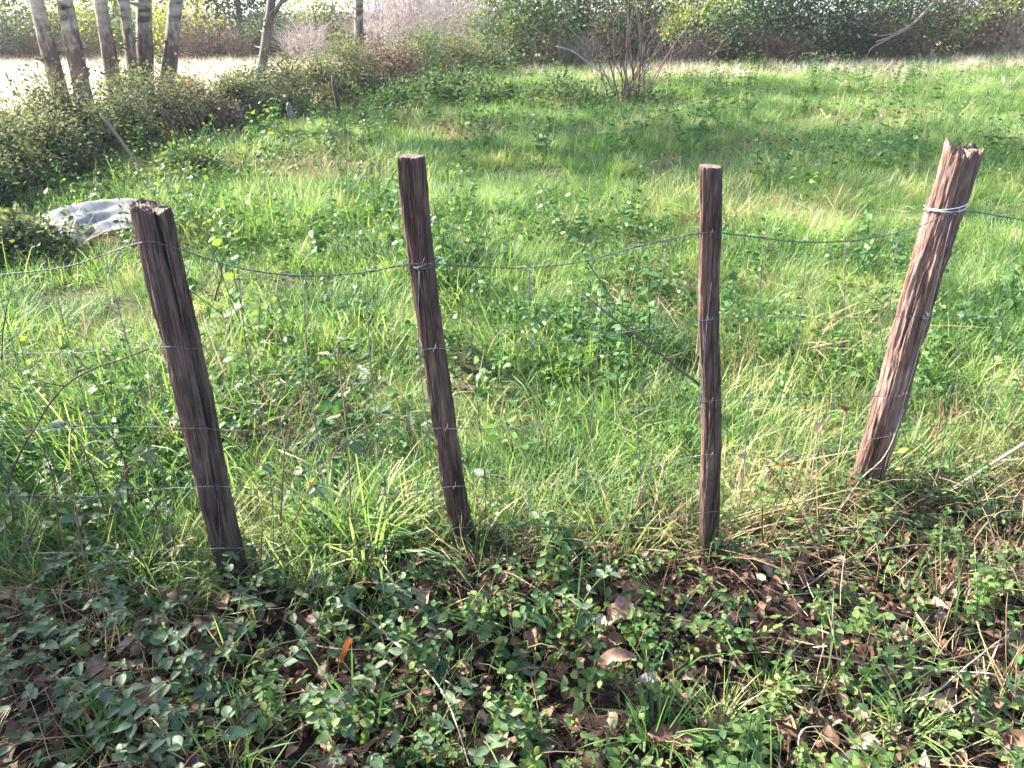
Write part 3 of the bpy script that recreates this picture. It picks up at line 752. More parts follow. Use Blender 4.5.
# ------------------------------------------------------------------ crumpled white sheet in the grass
def sheet():
    a = np.array(G(58, 246)); b = np.array(G(150, 235)); c = np.array(G(92, 246)); 
    org = (a + b) / 2; org[2] = 0
    u = b - a; u /= np.linalg.norm(u); v = np.array([-u[1], u[0], 0])
    n, m = 30, 18; r = np.random.default_rng(5)
    S, T = np.meshgrid(np.linspace(-.5, .5, n), np.linspace(-.5, .5, m))
    x = S * .78 + .03 * np.sin(T * 9); y = T * .40 + .05 * np.sin(S * 8 + 1)
    z = .02 + .16 * (T + .5)
    for k in range(16):
        an = r.uniform(0, 3.14); f = r.uniform(5, 22); z = z + r.uniform(.15, 1) * .042 / f ** .55 * np.abs(np.sin(f * (S * np.cos(an) + T * np.sin(an)) + r.uniform(0, 6))) * .8
    z = z + .02 * S - .03 * (np.abs(S) * 2) ** 3
    V = org[None] + x.reshape(-1, 1) * u + y.reshape(-1, 1) * v; V = V.astype(float); V[:, 2] = z.ravel() + .03
    i = (np.arange(m - 1)[:, None] * n + np.arange(n - 1)[None]).ravel(); F = np.stack([i, i + 1, i + n + 1, i + n], -1)
    mt = foliage('white_plastic', [(0, (.26, .25, .25)), (.4, (.48, .47, .48)), (1, (.62, .62, .63))], trans=.3, rough=.35, spec=.5, patch=.3, pscale=7, tcol=(1, 1, 1))
    o = link('plastic_sheet', mesh_np('plastic_sheet', V, [F], mats=[mt], smooth=False))
    o.modifiers.new('thickness', 'SOLIDIFY').thickness = .003
    tag(o, 'crumpled white plastic sheet lying in the grass by the hedge', 'plastic sheet')
sheet()

# ------------------------------------------------------------------ bushes and trees
def bush_meshes(rx, ry, h, nl, size, mat, bmat, seed, nclump=None, base=0.0, twigs=30, hollow=.35):
    r = np.random.default_rng(seed)
    nclump = nclump or max(14, int(26 * rx * h))
    # clump centres fill an uneven mound
    c = []
    while len(c) < nclump:
        p = r.uniform(-1, 1, 3); p[2] = r.uniform(0.02, 1)
        q = math.sqrt(p[0] ** 2 + p[1] ** 2 + (p[2] * .96) ** 2.2)
        a = math.atan2(p[1], p[0]); lim = .86 + .16 * math.sin(3 * a + seed) + .10 * math.sin(5 * a + 2 * p[2] * 4 + seed)
        if q < lim and q > hollow * r.uniform(0, 1.4): c.append(p)
    c = np.array(c) * np.array([rx, ry, h - base]) + np.array([0, 0, base])
    per = nl // nclump
    cid = np.repeat(np.arange(nclump), per); n = len(cid)
    cr = r.uniform(.5, 1.3, nclump) * min(rx, h) * .24
    off = r.normal(size=(n, 3)) * cr[cid][:, None] * np.array([1, 1, .8])
    P = c[cid] + off; P[:, 2] = np.maximum(P[:, 2], .02)
    D = off + r.normal(size=(n, 3)) * .5 * cr.mean() + np.array([0, 0, -.15 * cr.mean()])
    V, F, t = leaves(P, D, size * r.uniform(.6, 1.35, n), r, 1.1)
    ct = r.uniform(0, 1, nclump); t = np.clip(t * .35 + np.repeat(ct[cid], 5) * .65, 0, 1)
    fol = mesh_np('foliage', V, [F], t, [mat], True)
    mb = MB()
    for k in r.choice(nclump, min(nclump, twigs), False):
        e = c[k] * r.uniform(.9, 1.12); s = np.array([r.normal(0, rx * .16), r.normal(0, ry * .16), -.06])
        mid = s * .55 + e * .45 + np.array([0, 0, .14 * h]) + r.normal(0, .06 * rx, 3)
        d0 = .012 + .012 * h / 2
        mb.tube(spline([s, mid, e], 4), np.linspace(d0, .004, 9), 4)
        for _ in range(3):
            f = c[k] + r.normal(0, 1, 3) * cr[k] * 1.2; mb.tube([mid * .4 + e * .6, (mid * .4 + e * .6 + f) / 2 + r.normal(0, .03, 3), f], [d0 * .45, d0 * .3, .002], 3)
    return fol, mb.mesh('branching_stem', [bmat])
def bush(name, label, cat, loc, rx, ry, h, nl, size, mat, seed, group, bmat=None, rz=0, **k):
    o = thing(name, label, cat, (loc[0], loc[1], hz(loc[0], loc[1])), rz, group)
    f, b = bush_meshes(rx, ry, h, nl, size, mat, bmat or M['twig'], seed, **k)
    link('foliage', f, o); link('branching_stem', b, o)
    return o

# the low bramble hedge running up the left side of the meadow
HB = [  # px, py of foot, rx, ry, h, material, label
    (-48, 226, .75, .6, .78, 'hedge', 'dark bramble bush cut by the left edge, nearest of the hedge'),
    (8, 205, .70, .55, .80, 'hedge', 'grey-green bramble bush with rusty leaves at the left edge above the sheet'),
    (58, 184, .72, .55, .78, 'hedge', 'dark bramble bush directly behind the white sheet'),
    (108, 166, .78, .6, .92, 'hedge', 'tall tangled bramble bush under the leftmost paired trunks'),
    (152, 152, .85, .6, 1.0, 'hedge', 'highest bramble bush with yellow-green leaves below the middle trunks'),
    (196, 141, .75, .6, .88, 'tree_brown', 'brownish bramble bush to the right of the highest one'),
    (236, 130, .75, .6, .74, 'hedge', 'low grey bramble bush left of the slim leaning tree'),
    (272, 122, .75, .6, .72, 'hedge', 'low bramble bush at the foot of the slim leaning tree'),
    (310, 112, .85, .7, .95, 'hedge', 'bramble bush around the short grey stake'),
    (348, 103, .95, .8, 1.12, 'hedge', 'dense olive bramble mound below the pale straight trunk'),
    (384, 94, 1.0, .8, 1.0, 'tree_brown', 'dry brownish bramble mound right of the pale straight trunk'),
    (420, 84, 1.2, .9, 1.05, 'tree', 'olive-yellow bush in the middle of the far hedge'),
    (455, 79, 1.2, .9, 1.15, 'hedge', 'dark rounded bush near the right end of the hedge'),
    (488, 76, .9, .8, .72, 'hedge', 'small dark low bush ending the hedge on the right'),
]
for k, (px, py, rx, ry, h, mt, lab) in enumerate(HB):
    g = G(px, py)
    bush('bramble_bush', lab, 'bush', (g.x - .1, g.y + .1), rx * (.78 if k < 3 else .9), ry * (.72 if k < 3 else .85), h * (.74 if k < 3 else .92 if k < 8 else 1.12), 11000 if k < 8 else 7500, .028 + .0012 * g.y, M[mt], 300 + k, 'bramble bushes of the hedge', rz=k * 1.3, twigs=22)

def tube_wobble(r, a, b, n, amp):
    a = np.array(a, float); b = np.array(b, float); u = np.linspace(0, 1, n)[:, None]
    return a + (b - a) * u + np.cumsum(r.normal(0, amp, (n, 3)), 0) * np.array([1, 1, .3]) * np.sin(np.pi * u * .5)

def trunk_mesh(r, a, b, r0, r1, mat, flare=1.45, scars=14, limbs=5):
    """bark surfaced trunk with knots, flare and a few limbs high up"""
    mb = MB(); n = 26; P = tube_wobble(r, a, b, n, .022)
    u = np.linspace(0, 1, n); rad = r0 + (r1 - r0) * u; rad *= 1 + (flare - 1) * np.exp(-u * 22) + .06 * np.sin(u * 40 + r.uniform(0, 6))
    mb.tube(P, rad, 14)
    for s in range(scars):     # old branch collars
        f = r.uniform(.04, .3); c = np.array([np.interp(f, u, P[:, q]) for q in range(3)]); rr = np.interp(f, u, rad)
        an = r.uniform(0, 6.283); d = np.array([math.cos(an), math.sin(an), .25])
        mb.tube([c + d * rr * .7, c + d * rr * 1.04, c + d * rr * 1.14, c + d * (rr * 1.14 + r.uniform(.02, .10))], [rr * .5, rr * .34, rr * .2, rr * .1], 7)
    for l in range(limbs):
        f = r.uniform(.42, .95); c = np.array([np.interp(f, u, P[:, q]) for q in range(3)]); an = r.uniform(0, 6.283); Lm = r.uniform(1.2, 2.6)
        e = c + np.array([math.cos(an) * Lm * .7, math.sin(an) * Lm * .7, Lm * .8]); rr = np.interp(f, u, rad) * .45
        mb.tube(spline([c, (c + e) / 2 + r.normal(0, .12, 3), e], 5), np.linspace(rr, .012, 11), 6)
    return mb.mesh('trunk', [mat]), P

def crown_mesh(seed, centre, rx, ry, rz_, nl, size, mat, nclump=46):
    r = np.random.default_rng(seed)
    c = r.normal(size=(nclump, 3)); c /= np.linalg.norm(c, axis=1)[:, None]
    c *= (r.uniform(.25, 1, nclump) ** .5)[:, None] * np.array([rx, ry, rz_]) * (1 + .2 * r.normal(size=(nclump, 1)))
    cid = r.integers(0, nclump, nl); cr = r.uniform(.25, .6, nclump) * min(rx, rz_) * .5
    off = r.normal(size=(nl, 3)) * cr[cid][:, None]
    V, F, t = leaves(np.array(centre) + c[cid] + off, off + r.normal(size=(nl, 3)) * .2, size * r.uniform(.6, 1.3, nl), r, 1.2)
    return mesh_np('crown', V, [F], t, [mat], True)

def tree(name, label, loc, trunks, crown, seed, mat='tree', bark='bark', group=None, cat='tree', limbs=5):
    """trunks: (dx, dy, topdx, topdy, height, r0, r1)"""
    r = np.random.default_rng(seed)
    o = thing(name, label, cat, (loc[0], loc[1], hz(loc[0], loc[1])), 0, group)
    for (dx, dy, tx, ty, hh, r0, r1) in trunks:
        me, P = trunk_mesh(r, (dx, dy, -.15), (tx, ty, hh), r0, r1, M[bark], limbs=limbs)
        link('trunk', me, o)
    if crown:
        c, rx, ry, rz_, nl, size = crown
        link('crown', crown_mesh(seed + 1, c, rx, ry, rz_, nl, size, M[mat]), o)
    return o
def dep(px, Y):           # ground point under pixel column px at distance Y
    r = ray(px, 110); z = 0
    return Vector((r.x / r.y * Y, Y, 0))
# the pale-barked trees standing in the hedge
tree('poplar_tree', 'leftmost pale-barked tree of two trunks joined at the foot', dep(73, 12.6),
     [(-.12, 0, -.45, .3, 8.5, .118, .07), (.14, .1, .55, -.2, 9.0, .125, .07)], ((0, 0, 6.4), 1.5, 1.2, 2.9, 2300, .12), 400, group='pale-barked trees in the hedge')
tree('poplar_tree', 'middle pale-barked tree with three close-set trunks', dep(127, 13.8),
     [(-.16, 0, .25, .2, 9.5, .115, .07), (.03, .25, .7, .6, 9.0, .085, .05), (.16, .1, .9, .0, 9.0, .085, .05)], ((.5, .2, 6.9), 1.4, 1.1, 2.9, 2000, .12), 410, group='pale-barked trees in the hedge')
tree('poplar_tree', 'forked pale-barked tree with trunks spreading in a V', dep(153, 14.3),
     [(-.15, 0, 1.5, .1, 9.0, .135, .07), (.15, .05, 2.5, .4, 9.0, .125, .07)], ((1.8, .2, 7.0), 1.7, 1.2, 2.9, 2300, .12), 420, group='pale-barked trees in the hedge')
slim = tree('slim_tree', 'slim grey tree leaning right above the hedge', dep(258, 17),
     [(0, 0, 1.6, .3, 6.0, .10, .045)], ((1.2, .3, 5.4), 1.5, 1.4, 1.6, 2200, .10), 430, bark='grey_bark', group='thin trees in the hedge', limbs=7)
for q in ([(.33, .06, 1.25), (.62, .1, 1.6), (.9, .1, 2.1), (1.0, .1, 2.6)], [(.36, .06, 1.4), (.8, .0, 1.75), (1.3, .0, 1.9)]):
    mb = MB(); mb.tube(spline(q, 6), np.linspace(.045, .015, 6 * (len(q) - 1) + 1), 6); link('limb', mb.mesh('limb', [M['grey_bark']]), slim)
tree('slim_tree', 'straight pale trunk standing behind the olive bramble mound', dep(361, 21),
     [(0, 0, .65, .2, 8.5, .12, .07)], ((.4, .3, 6.3), 1.6, 1.4, 3.0, 3000, .12), 440, group='thin trees in the hedge')

# stakes of the old fence inside the hedge
def stake(px, py, toppx, toppy, rad, label, mat='twig_grey'):
    b = G(px, py); t = AT(toppx, toppy, b.y)
    mb = MB(); P = spline([(0, 0, -.1), ((t.x - b.x) * .5 + .01, 0, t.z * .5), (t.x - b.x, 0, t.z)], 6)
    rr = np.linspace(rad * 1.1, rad * .8, len(P)) * (1 + .10 * np.sin(np.arange(len(P)) * 2.1)); rr[-1] *= .35; rr[-2] *= .85
    mb.tube(P, rr, 8)
    tag(link('fence_stake', mb.mesh('fence_stake', [M[mat]], False), None, (b.x, b.y, hz(b.x, b.y))), label, 'stake', 'stakes of the old fence in the hedge')
stake(146, 178, 100, 115, .022, 'thin grey stake leaning left in front of the bramble hedge')
stake(186, 158, 162, 108, .03, 'grey stake leaning left beside the highest bramble bush', 'twig')
stake(212, 148, 196, 112, .03, 'short dark stake sunk in the brownish bramble', 'twig')
stake(246, 138, 236, 104, .025, 'pale thin stake between the low bramble bushes')
stake(292, 130, 288, 103, .05, 'short stout grey stake standing in the hedge')
stake(340, 120, 332, 74, .045, 'tall brown stake in the dense olive bramble', 'twig')
for px, py, tx, ty, lab in [(13, 92, 5, 72, 'thin leaning stake in the pale field, farthest left'), (39, 90, 34, 73, 'thin leaning stake in the pale field beside the leftmost trunks'), (280, 66, 278, 52, 'thin pale stake at the far edge of the pale field')]:
    stake(px, py, tx, ty, .03, lab)

# far tree line -------------------------------------------------------------
def thicket(name, label, loc, w_, h, n, mat, seed, group, cat='bush', rad=.011):
    r = np.random.default_rng(seed); mb = MB()
    o = thing(name, label, cat, (loc[0], loc[1], 0), 0, group)
    for k in range(n):
        s = np.array([r.uniform(-w_, w_) * .7, r.normal(0, .5), -.05]); a = r.normal(0, .35); hh = h * r.uniform(.5, 1.1)
        e = s + np.array([hh * math.sin(a), r.normal(0, .4), hh * math.cos(a)]); P = spline([s, (s + e) / 2 + r.normal(0, .12, 3), e], 4)
        mb.tube(P, np.linspace(rad * 1.5, rad * .3, len(P)), 3, cap=False)
        for q in range(7):
            c = P[r.integers(2, 8)]; f = c + np.array([r.normal(0, .45), r.normal(0, .35), r.uniform(.1, .7)])
            mb.tube([c, (c + f) / 2 + r.normal(0, .05, 3), f], [rad * .8, rad * .55, rad * .2], 3, cap=False)
    link('twiggy_stems', mb.mesh('twiggy_stems', [mat]), o)
    return o
gl = 'bushes of the far tree line'
FAR = [ # px, Y, rx, h, leaves, mat, label
    (515, 25.0, 1.6, 2.6, 5200, 'tree', 'leafy bush with yellow-green top at the left end of the right tree line'),
    (560, 26.0, 1.7, 3.4, 6000, 'tree_dark', 'grey-green ivy covered bush behind the bare shrub on its left'),
    (612, 27.0, 1.6, 2.8, 5200, 'tree', 'olive green bush directly behind the bare shrub'),
    (664, 27.0, 1.6, 3.0, 5200, 'tree_dark', 'dim bush behind the bare shrub on its right'),
    (722, 26.5, 1.9, 3.4, 6500, 'tree', 'green bush dappled with light right of the bare shrub'),
    (782, 26.5, 1.9, 3.6, 6500, 'tree_dark', 'darkest green bush in the middle of the right tree line'),
    (842, 27.0, 1.9, 3.4, 6500, 'tree_dark', 'dark green bush left of the leaning dead branch'),
    (900, 27.5, 1.8, 3.2, 5000, 'tree', 'silvery green bush behind the leaning dead branch'),
    (952, 28.0, 1.8, 2.6, 5200, 'tree_brown', 'brown bramble thicket right of the leaning dead branch'),
    (1004, 30.0, 1.9, 3.4, 6000, 'tree_dark', 'dark bush near the right end of the tree line'),
    (1066, 31.0, 2.2, 3.6, 5500, 'tree', 'green bush at the right edge of the tree line'),
    (-20, 29.0, 2.2, 1.8, 5200, 'tree_dark', 'dark bush at the far left across the pale field'),
    (40, 30.0, 2.0, 1.6, 4800, 'tree_dark', 'low dark bush across the pale field behind the leftmost trunks'),
    (92, 31.0, 2.0, 2.2, 5200, 'tree_yellow', 'yellow-green bush seen between the leftmost and middle trunks'),
    (140, 31.0, 2.0, 2.0, 4800, 'tree', 'green bush seen between the pale trunks'),
    (196, 30.0, 1.7, 1.9, 4800, 'tree_yellow', 'yellowish bush right of the forked trunks across the field'),
    (222, 29.0, 1.8, 1.2, 3800, 'tree_brown', 'low purplish brown bush across the field left of the slim tree'),
    (286, 30.0, 1.6, 1.5, 4800, 'tree_dark', 'round dark bush across the field right of the slim tree'),
    (334, 32.0, 1.7, 2.7, 5200, 'tree_yellow', 'tall pale yellow bush left of the straight pale trunk'),
]
for k, (px, Yd, rx, h, nl, mt, lab) in enumerate(FAR):
    p = dep(px, Yd)
    bush('far_bush', lab, 'bush', p, rx, rx * .8, h, nl, .105, M[mt], 500 + k, gl, rz=0, twigs=20, hollow=.25)
for k, (px, Yd, w_, h, mt, lab) in enumerate([
    (398, 27, 1.2, 2.6, 'twig_pink', 'pale pinkish leafless thicket just right of the straight trunk'),
    (432, 28, 1.3, 3.0, 'twig_pink', 'pale pinkish leafless thicket in the middle of the far gap'),
    (470, 29, 1.3, 2.8, 'twig_pink', 'pale pinkish leafless thicket beside the yellow-green topped bush'),
    (312, 28, .7, 1.2, 'twig_pink', 'small pale twiggy bush at the end of the pale field'),
    (880, 26.2, 1.2, 1.5, 'twig', 'dark twiggy undergrowth below the leaning dead branch'),
    (680, 25.6, 1.2, 1.3, 'twig_grey', 'grey twiggy undergrowth behind the bare shrub'),
    (560, 24.6, 1.2, 1.0, 'twig_grey', 'grey twiggy undergrowth left of the bare shrub'),
    (985, 27.4, 1.2, 1.6, 'twig_grey', 'brown twiggy undergrowth at the right of the tree line'),
    (770, 25.4, 1.4, 1.0, 'twig', 'dark twigs along the foot of the darkest green bush'),
    (225, 28, 1.5, .9, 'twig', 'low purplish twigs along the far side of the pale field'),
    (70, 28.5, 1.8, .8, 'twig', 'low purplish twigs across the pale field behind the trunks'),
]):
    thicket('leafless_thicket', lab, dep(px, Yd), w_, h, 70, M[mt], 560 + k, 'leafless thickets of the far tree line')

gt = 'trees behind the far bushes'
for k, (px, Yd, mt, crx, lab) in enumerate([
    (-30, 37, 'tree', 3.4, 'green tree behind the far left bushes at the left edge'),
    (60, 38, 'tree', 3.2, 'green tree seen between the leftmost trunks'),
    (135, 38, 'tree', 3.2, 'green tree seen between the middle trunks'),
    (212, 36, 'tree', 3.2, 'broad green tree right of the forked trunks'),
    (250, 40, 'tree_dark', 2.6, 'ivy-dark tree behind the slim leaning tree'),
    (545, 36, 'tree', 3.0, 'green tree behind the left end of the right tree line'),
    (640, 37, 'tree_dark', 3.2, 'dark tree behind the bare shrub'),
    (745, 37, 'tree_dark', 3.4, 'dark tree behind the middle of the right tree line'),
    (850, 38, 'tree', 3.4, 'green tree behind the leaning dead branch'),
    (960, 38, 'tree_dark', 3.4, 'dark tree behind the brown bramble thicket'),
    (1060, 38, 'tree', 3.4, 'green tree behind the right edge of the tree line'),
]):
    tree('far_tree', lab, dep(px, Yd), [(0, 0, .3, .2, 6, .17, .07)], ((0, 0, 3.6), crx, crx * .8, 3.0, 6500, .15), 600 + k * 3, mt, 'twig_grey', gt)
for k, (px, Yd, lab) in enumerate([(410, 36, 'pale hazy leafless tree in the far gap'), (450, 37, 'pale leafless tree right of the middle of the far gap'), (490, 36, 'pale leafless tree behind the yellow-green topped bush')]):
    thicket('leafless_tree', lab, dep(px, Yd), 1.8, 5.0, 80, M['twig_pink'], 660 + k, 'pale leafless trees in the far gap', 'tree', .02)

# pale leafy boughs hanging in at the top right
def bough(px, py, Yd, label, mat, seed):
    c = AT(px, py, Yd); o = thing('overhanging_bough', label, 'branch', c)
    r = np.random.default_rng(seed); mb = MB()
    mb.tube(spline([(2.6, .6, 1.8), (1.2, .3, .9), (0, 0, 0), (-.8, -.1, -.25)], 5), np.linspace(.05, .008, 16), 5); link('branch', mb.mesh('branch', [M['twig']]), o)
    n = 380; t = r.uniform(0, 1, n); P = np.stack([-.9 + 2.2 * t, r.normal(0, .3, n), -.3 + 1.1 * t + r.normal(0, .18, n)], -1)
    V, F, tt = leaves(P, r.normal(size=(n, 3)) + np.array([0, 0, -.6]), .12 * r.uniform(.7, 1.3, n), r, 1.3)
    link('foliage', mesh_np('foliage', V, [F], tt, [mat], True), o)

bough(992, 14, 26.0, 'pale yellow-green leafy bough hanging in at the top right', M['bough'], 91)
bough(695, 20, 24.0, 'yellow-green leafy spray beside the bare shrub at the top', M['bough'], 92)
# leaning dead branch in front of the tree line
def dead_branch():
    a = AT(868, 44, 25.0); o = thing('dead_branch', 'long bare branch curving down out of the right tree line', 'branch', (a.x, a.y, 0))
    mb = MB(); P = [np.array(AT(*p)) - np.array([a.x, a.y, 0]) for p in [(876, 42, 25), (900, 33, 25.2), (915, 22, 25.6), (932, 4, 26), (945, -18, 26.5)]]
    mb.tube(spline(P, 6), np.linspace(.022, .055, 25), 7); link('limb', mb.mesh('limb', [M['twig_grey']]), o)
    for q in ([(915, 22, 25.6), (898, 32, 25.1), (880, 36, 24.9), (868, 34, 24.8)], [(890, 38, 25.1), (872, 48, 24.9), (866, 58, 24.9)]):
        mb = MB(); P = [np.array(AT(*p)) - np.array([a.x, a.y, 0]) for p in q]
        mb.tube(spline(P, 6), np.linspace(.026, .01, 6 * (len(q) - 1) + 1), 6); link('side_limb', mb.mesh('side_limb', [M['twig_grey']]), o)
dead_branch()

# the bare many-stemmed shrub in the meadow
def bare_shrub():
    g = G(628, 108); o = thing('bare_shrub', 'leafless many-stemmed shrub standing alone in the meadow', 'shrub', (g.x, g.y, hz(g.x, g.y)))
    r = np.random.default_rng(11)
    tops = [(575, -40), (592, -30), (552, -10), (540, 5), (720, -10), (705, 5), (560, -40), (612, -40), (622, -50), (630, -40), (640, -40), (648, -20), (655, -50), (672, 20), (690, 10), (606, 10), (618, 5), (662, -10), (635, 0), (645, 10), (700, -20), (590, 20), (628, 20), (652, 30)]
    for k, (tx, ty) in enumerate(tops):
        e = AT(tx, ty, g.y + r.normal(0, .5)) - Vector((g.x, g.y, 0)); e = np.array(e)
        s = np.array([r.normal(0, .16) + .10 * np.sign(e[0]), r.normal(0, .12), -.05])
        mid = s * .5 + e * .5 + np.array([-.10 * (e[0] - s[0]), r.normal(0, .08), 0]) + r.normal(0, .04, 3)
        P = spline([s, mid, e], 6); rad = r.uniform(.011, .022)
        mb = MB(); mb.tube(P, np.linspace(rad, rad * .3, len(P)), 6)
        for q in range(5):
            c = P[r.integers(4, len(P) - 1)]; f = c + np.array([r.normal(0, .28), r.normal(0, .25), r.uniform(.15, .6)])
            mb.tube(spline([c, (c + f) / 2 + r.normal(0, .03, 3), f], 3), np.linspace(rad * .35, .002, 7), 4)
        link('stem', mb.mesh('stem', [M['shrub_stem'] if k % 5 < 3 else M['twig_grey']]), o)
    # arching side cane on the left
    P = spline([np.array(AT(*p, g.y)) - np.array([g.x, g.y, 0]) for p in [(612, 85), (590, 68), (572, 55), (556, 50)]], 6)
    mb = MB(); mb.tube(P, np.linspace(.016, .008, len(P)), 6); link('stem', mb.mesh('stem', [M['twig_pink']]), o)
    n = 420; cen = [np.array(AT(px, py, g.y)) - np.array([g.x, g.y, 0]) for px, py in [(672, 22), (684, 8), (676, 30), (640, -10), (612, 0), (600, 30)]]
    P = np.array([cen[r.choice(6, p=[.3, .25, .2, .1, .1, .05])] + r.normal(0, .16, 3) for _ in range(n)])
    V, F, t = leaves(P, r.normal(size=(n, 3)) + np.array([0, 0, -.5]), .055 * r.uniform(.6, 1.3, n), r, 1.2)
    link('remaining_leaves', mesh_np('remaining_leaves', V, [F], t, [M['tree_yellow']], True), o)
    n = 700; th = r.uniform(0, 6.283, n); d = np.abs(r.normal(0, .45, n)) + .1
    P = np.stack([d * np.cos(th) + .15, d * np.sin(th), np.abs(r.normal(.05, .14, n))], -1)
    V, F, t = leaves(P, r.normal(size=(n, 3)) + np.array([0, 0, .5]), .06 * r.uniform(.6, 1.3, n), r, 1.0)
    link('basal_foliage', mesh_np('basal_foliage', V, [F], t, [M['tree_dark']], True), o)
bare_shrub()

# taller herb clumps in the far meadow
for k, (px, py, rx, h, mt, lab) in enumerate([
    (405, 112, .6, .55, 'tree', 'pale weedy clump in the meadow below the olive-yellow bush'),
    (455, 108, .7, .5, 'tree', 'pale weedy clump below the dark rounded bush'),
    (505, 112, .6, .5, 'tree', 'weedy clump in the meadow left of the bare shrub'),
    (560, 108, .6, .5, 'tree', 'leafy clump at the left foot of the bare shrub'),
    (30, 262, .45, .34, 'hedge', 'low dark leafy clump in front of the white sheet at the left edge'),
    (200, 180, .5, .3, 'tree', 'low leafy clump in the grass by the leaning stakes'),
]):
    g = G(px, py); bush('herb_clump', lab, 'plant', g, rx, rx * .8, h, 1500, .05 if py > 150 else .07, M[mt], 700 + k, 'leafy clumps in the meadow', twigs=12, bmat=M['green_stem'])

# unseen bushes inferred left of the view, placed to shade the verge
bush('unseen_bush', 'tall unseen bush left of the fence, shading the verge', 'bush', (-4.3, 2.75), .95, .62, 3.4, 5200, .085, M['tree'], 801, 'bushes left of the view', twigs=26)
bush('unseen_bush', 'taller unseen bush behind the other, added to dapple the verge', 'bush', (-5.9, 3.1), .95, .6, 4.4, 1900, .085, M['tree'], 802, 'bushes left of the view', twigs=26)

exec_small = True
# ------------------------------------------------------------------ the verge: litter, leaves, plants, twigs
PX = [(-.89, 1.98, 'the leftmost post'), (-.17, 2.08, 'the flat-topped post'), (.65, 2.1, 'the slim post'), (1.29, 2.39, 'the splintered post')]
def zone(x, y):
    """say where on the verge a small thing lies, by what stands near it"""
    if x < -1.2 * y / 1.9: return 'at the left edge ' + ('beside the fence' if y > 1.75 else 'halfway down the verge' if y > 1.35 else 'by the bottom corner')
    if x > 1.12 * y / 1.9 and y < 2.1: return 'at the right edge ' + ('below the long stalk' if y > 1.75 else 'halfway down the verge' if y > 1.35 else 'by the bottom corner')
    p = min(PX, key=lambda q: abs(q[0] - x))
    d = p[1] - y
    how = 'at the foot of ' if d < .22 else ('in front of ' if d < .6 else 'near the bottom edge below ')
    return how + p[2]
def leaf_mesh(name, mat, seed, L=1.0, wide=.33, curl=.3, fold=.15, lobes=0, nu=7):
    """one leaf blade, unit length, with midrib fold, curl and a short stalk"""
    r = np.random.default_rng(seed); V = []; F = []
    us = np.linspace(0, 1, nu + 1); c1, c2 = r.normal(0, curl), r.normal(0, curl); tw = r.normal(0, .25)
    for u in us:
        wv = wide * (math.sin(math.pi * min(1, u ** .8 * .98 + .02)) ** .75) * (1 - .25 * u) + .004
        if lobes: wv *= 1 + .28 * math.sin(u * lobes * 6.283 + 1)
        for s in (-1, -.5, 0, .5, 1):
            x = s * wv; z = fold * abs(s) * wv * 2 - curl * .9 * (u - .35) ** 2 + c1 * .25 * math.sin(u * 3 + s) + c2 * .3 * x * u + .02 * r.normal() * (abs(s) > .7)
            z += (abs(s) > .7) * curl * .25 * wv * 2
            if curl > .3: z += .09 * mnoise.noise((x * 5 + seed, u * 5, 0)) * min(1, curl * 1.5)
            V.append((x * math.cos(tw * u) + (.10 * mnoise.noise((u * 4, s * 2, seed)) if curl > .3 else 0), u, z + x * math.sin(tw * u)))
    k = 5
    for a in range(nu):
        for b in range(k - 1):
            i = a * k + b; F.append((i, i + 1, i + k + 1, i + k))
    n0 = len(V)
    for y_, z_ in ((.02, .0), (-.22, .03)):
        V += [(-.012, y_, z_), (.012, y_, z_), (0, y_, z_ + .02)]
    F += [(n0, n0 + 1, n0 + 4, n0 + 3), (n0 + 1, n0 + 2, n0 + 5, n0 + 4), (n0 + 2, n0, n0 + 3, n0 + 5)]
    t = np.full(len(V), r.uniform(.2, .8)); t[2:n0:5] += .12
    return mesh_np(name, np.array(V), [np.array(F)], t, [mat], True)

DEAD = [leaf_mesh('dead_leaf', M['dead'], 900 + s, wide=.3 + .04 * (s % 4), curl=.34 + .16 * (s % 3), fold=.12 + .12 * (s % 3), lobes=(0, 0, 2.2, 0, 2.6)[s % 5]) for s in range(12)]
PALE = [leaf_mesh('pale_leaf', M['dead_pale'], 930 + s, wide=.28 + .05 * s, curl=.35, fold=.2) for s in range(3)]
ORNG = [leaf_mesh('orange_leaf', M['dead_orange'], 940 + s, wide=.2 + .1 * s, curl=.25) for s in range(2)]
BRAM = [leaf_mesh('leaf', M['bramble'], 950 + s, wide=.30 + .03 * (s % 3), curl=.14, fold=.10) for s in range(6)]
IVYL = [leaf_mesh('leaf', M['ivy'], 960 + s, wide=.32 + .03 * (s % 3), curl=.12, fold=.12) for s in range(6)]
YELL = [leaf_mesh('leaf', M['yellow'], 970 + s, wide=.3, curl=.12, fold=.12) for s in range(3)]

def verge_pt(x0=-2.0, x1=2.4, y0=.95, dy=.05):
    while True:
        x = random.uniform(x0, x1); y = random.uniform(y0, 2.6)
        if y < fence_y(x) + dy and abs(x) < .8 * y + .6: return x, y

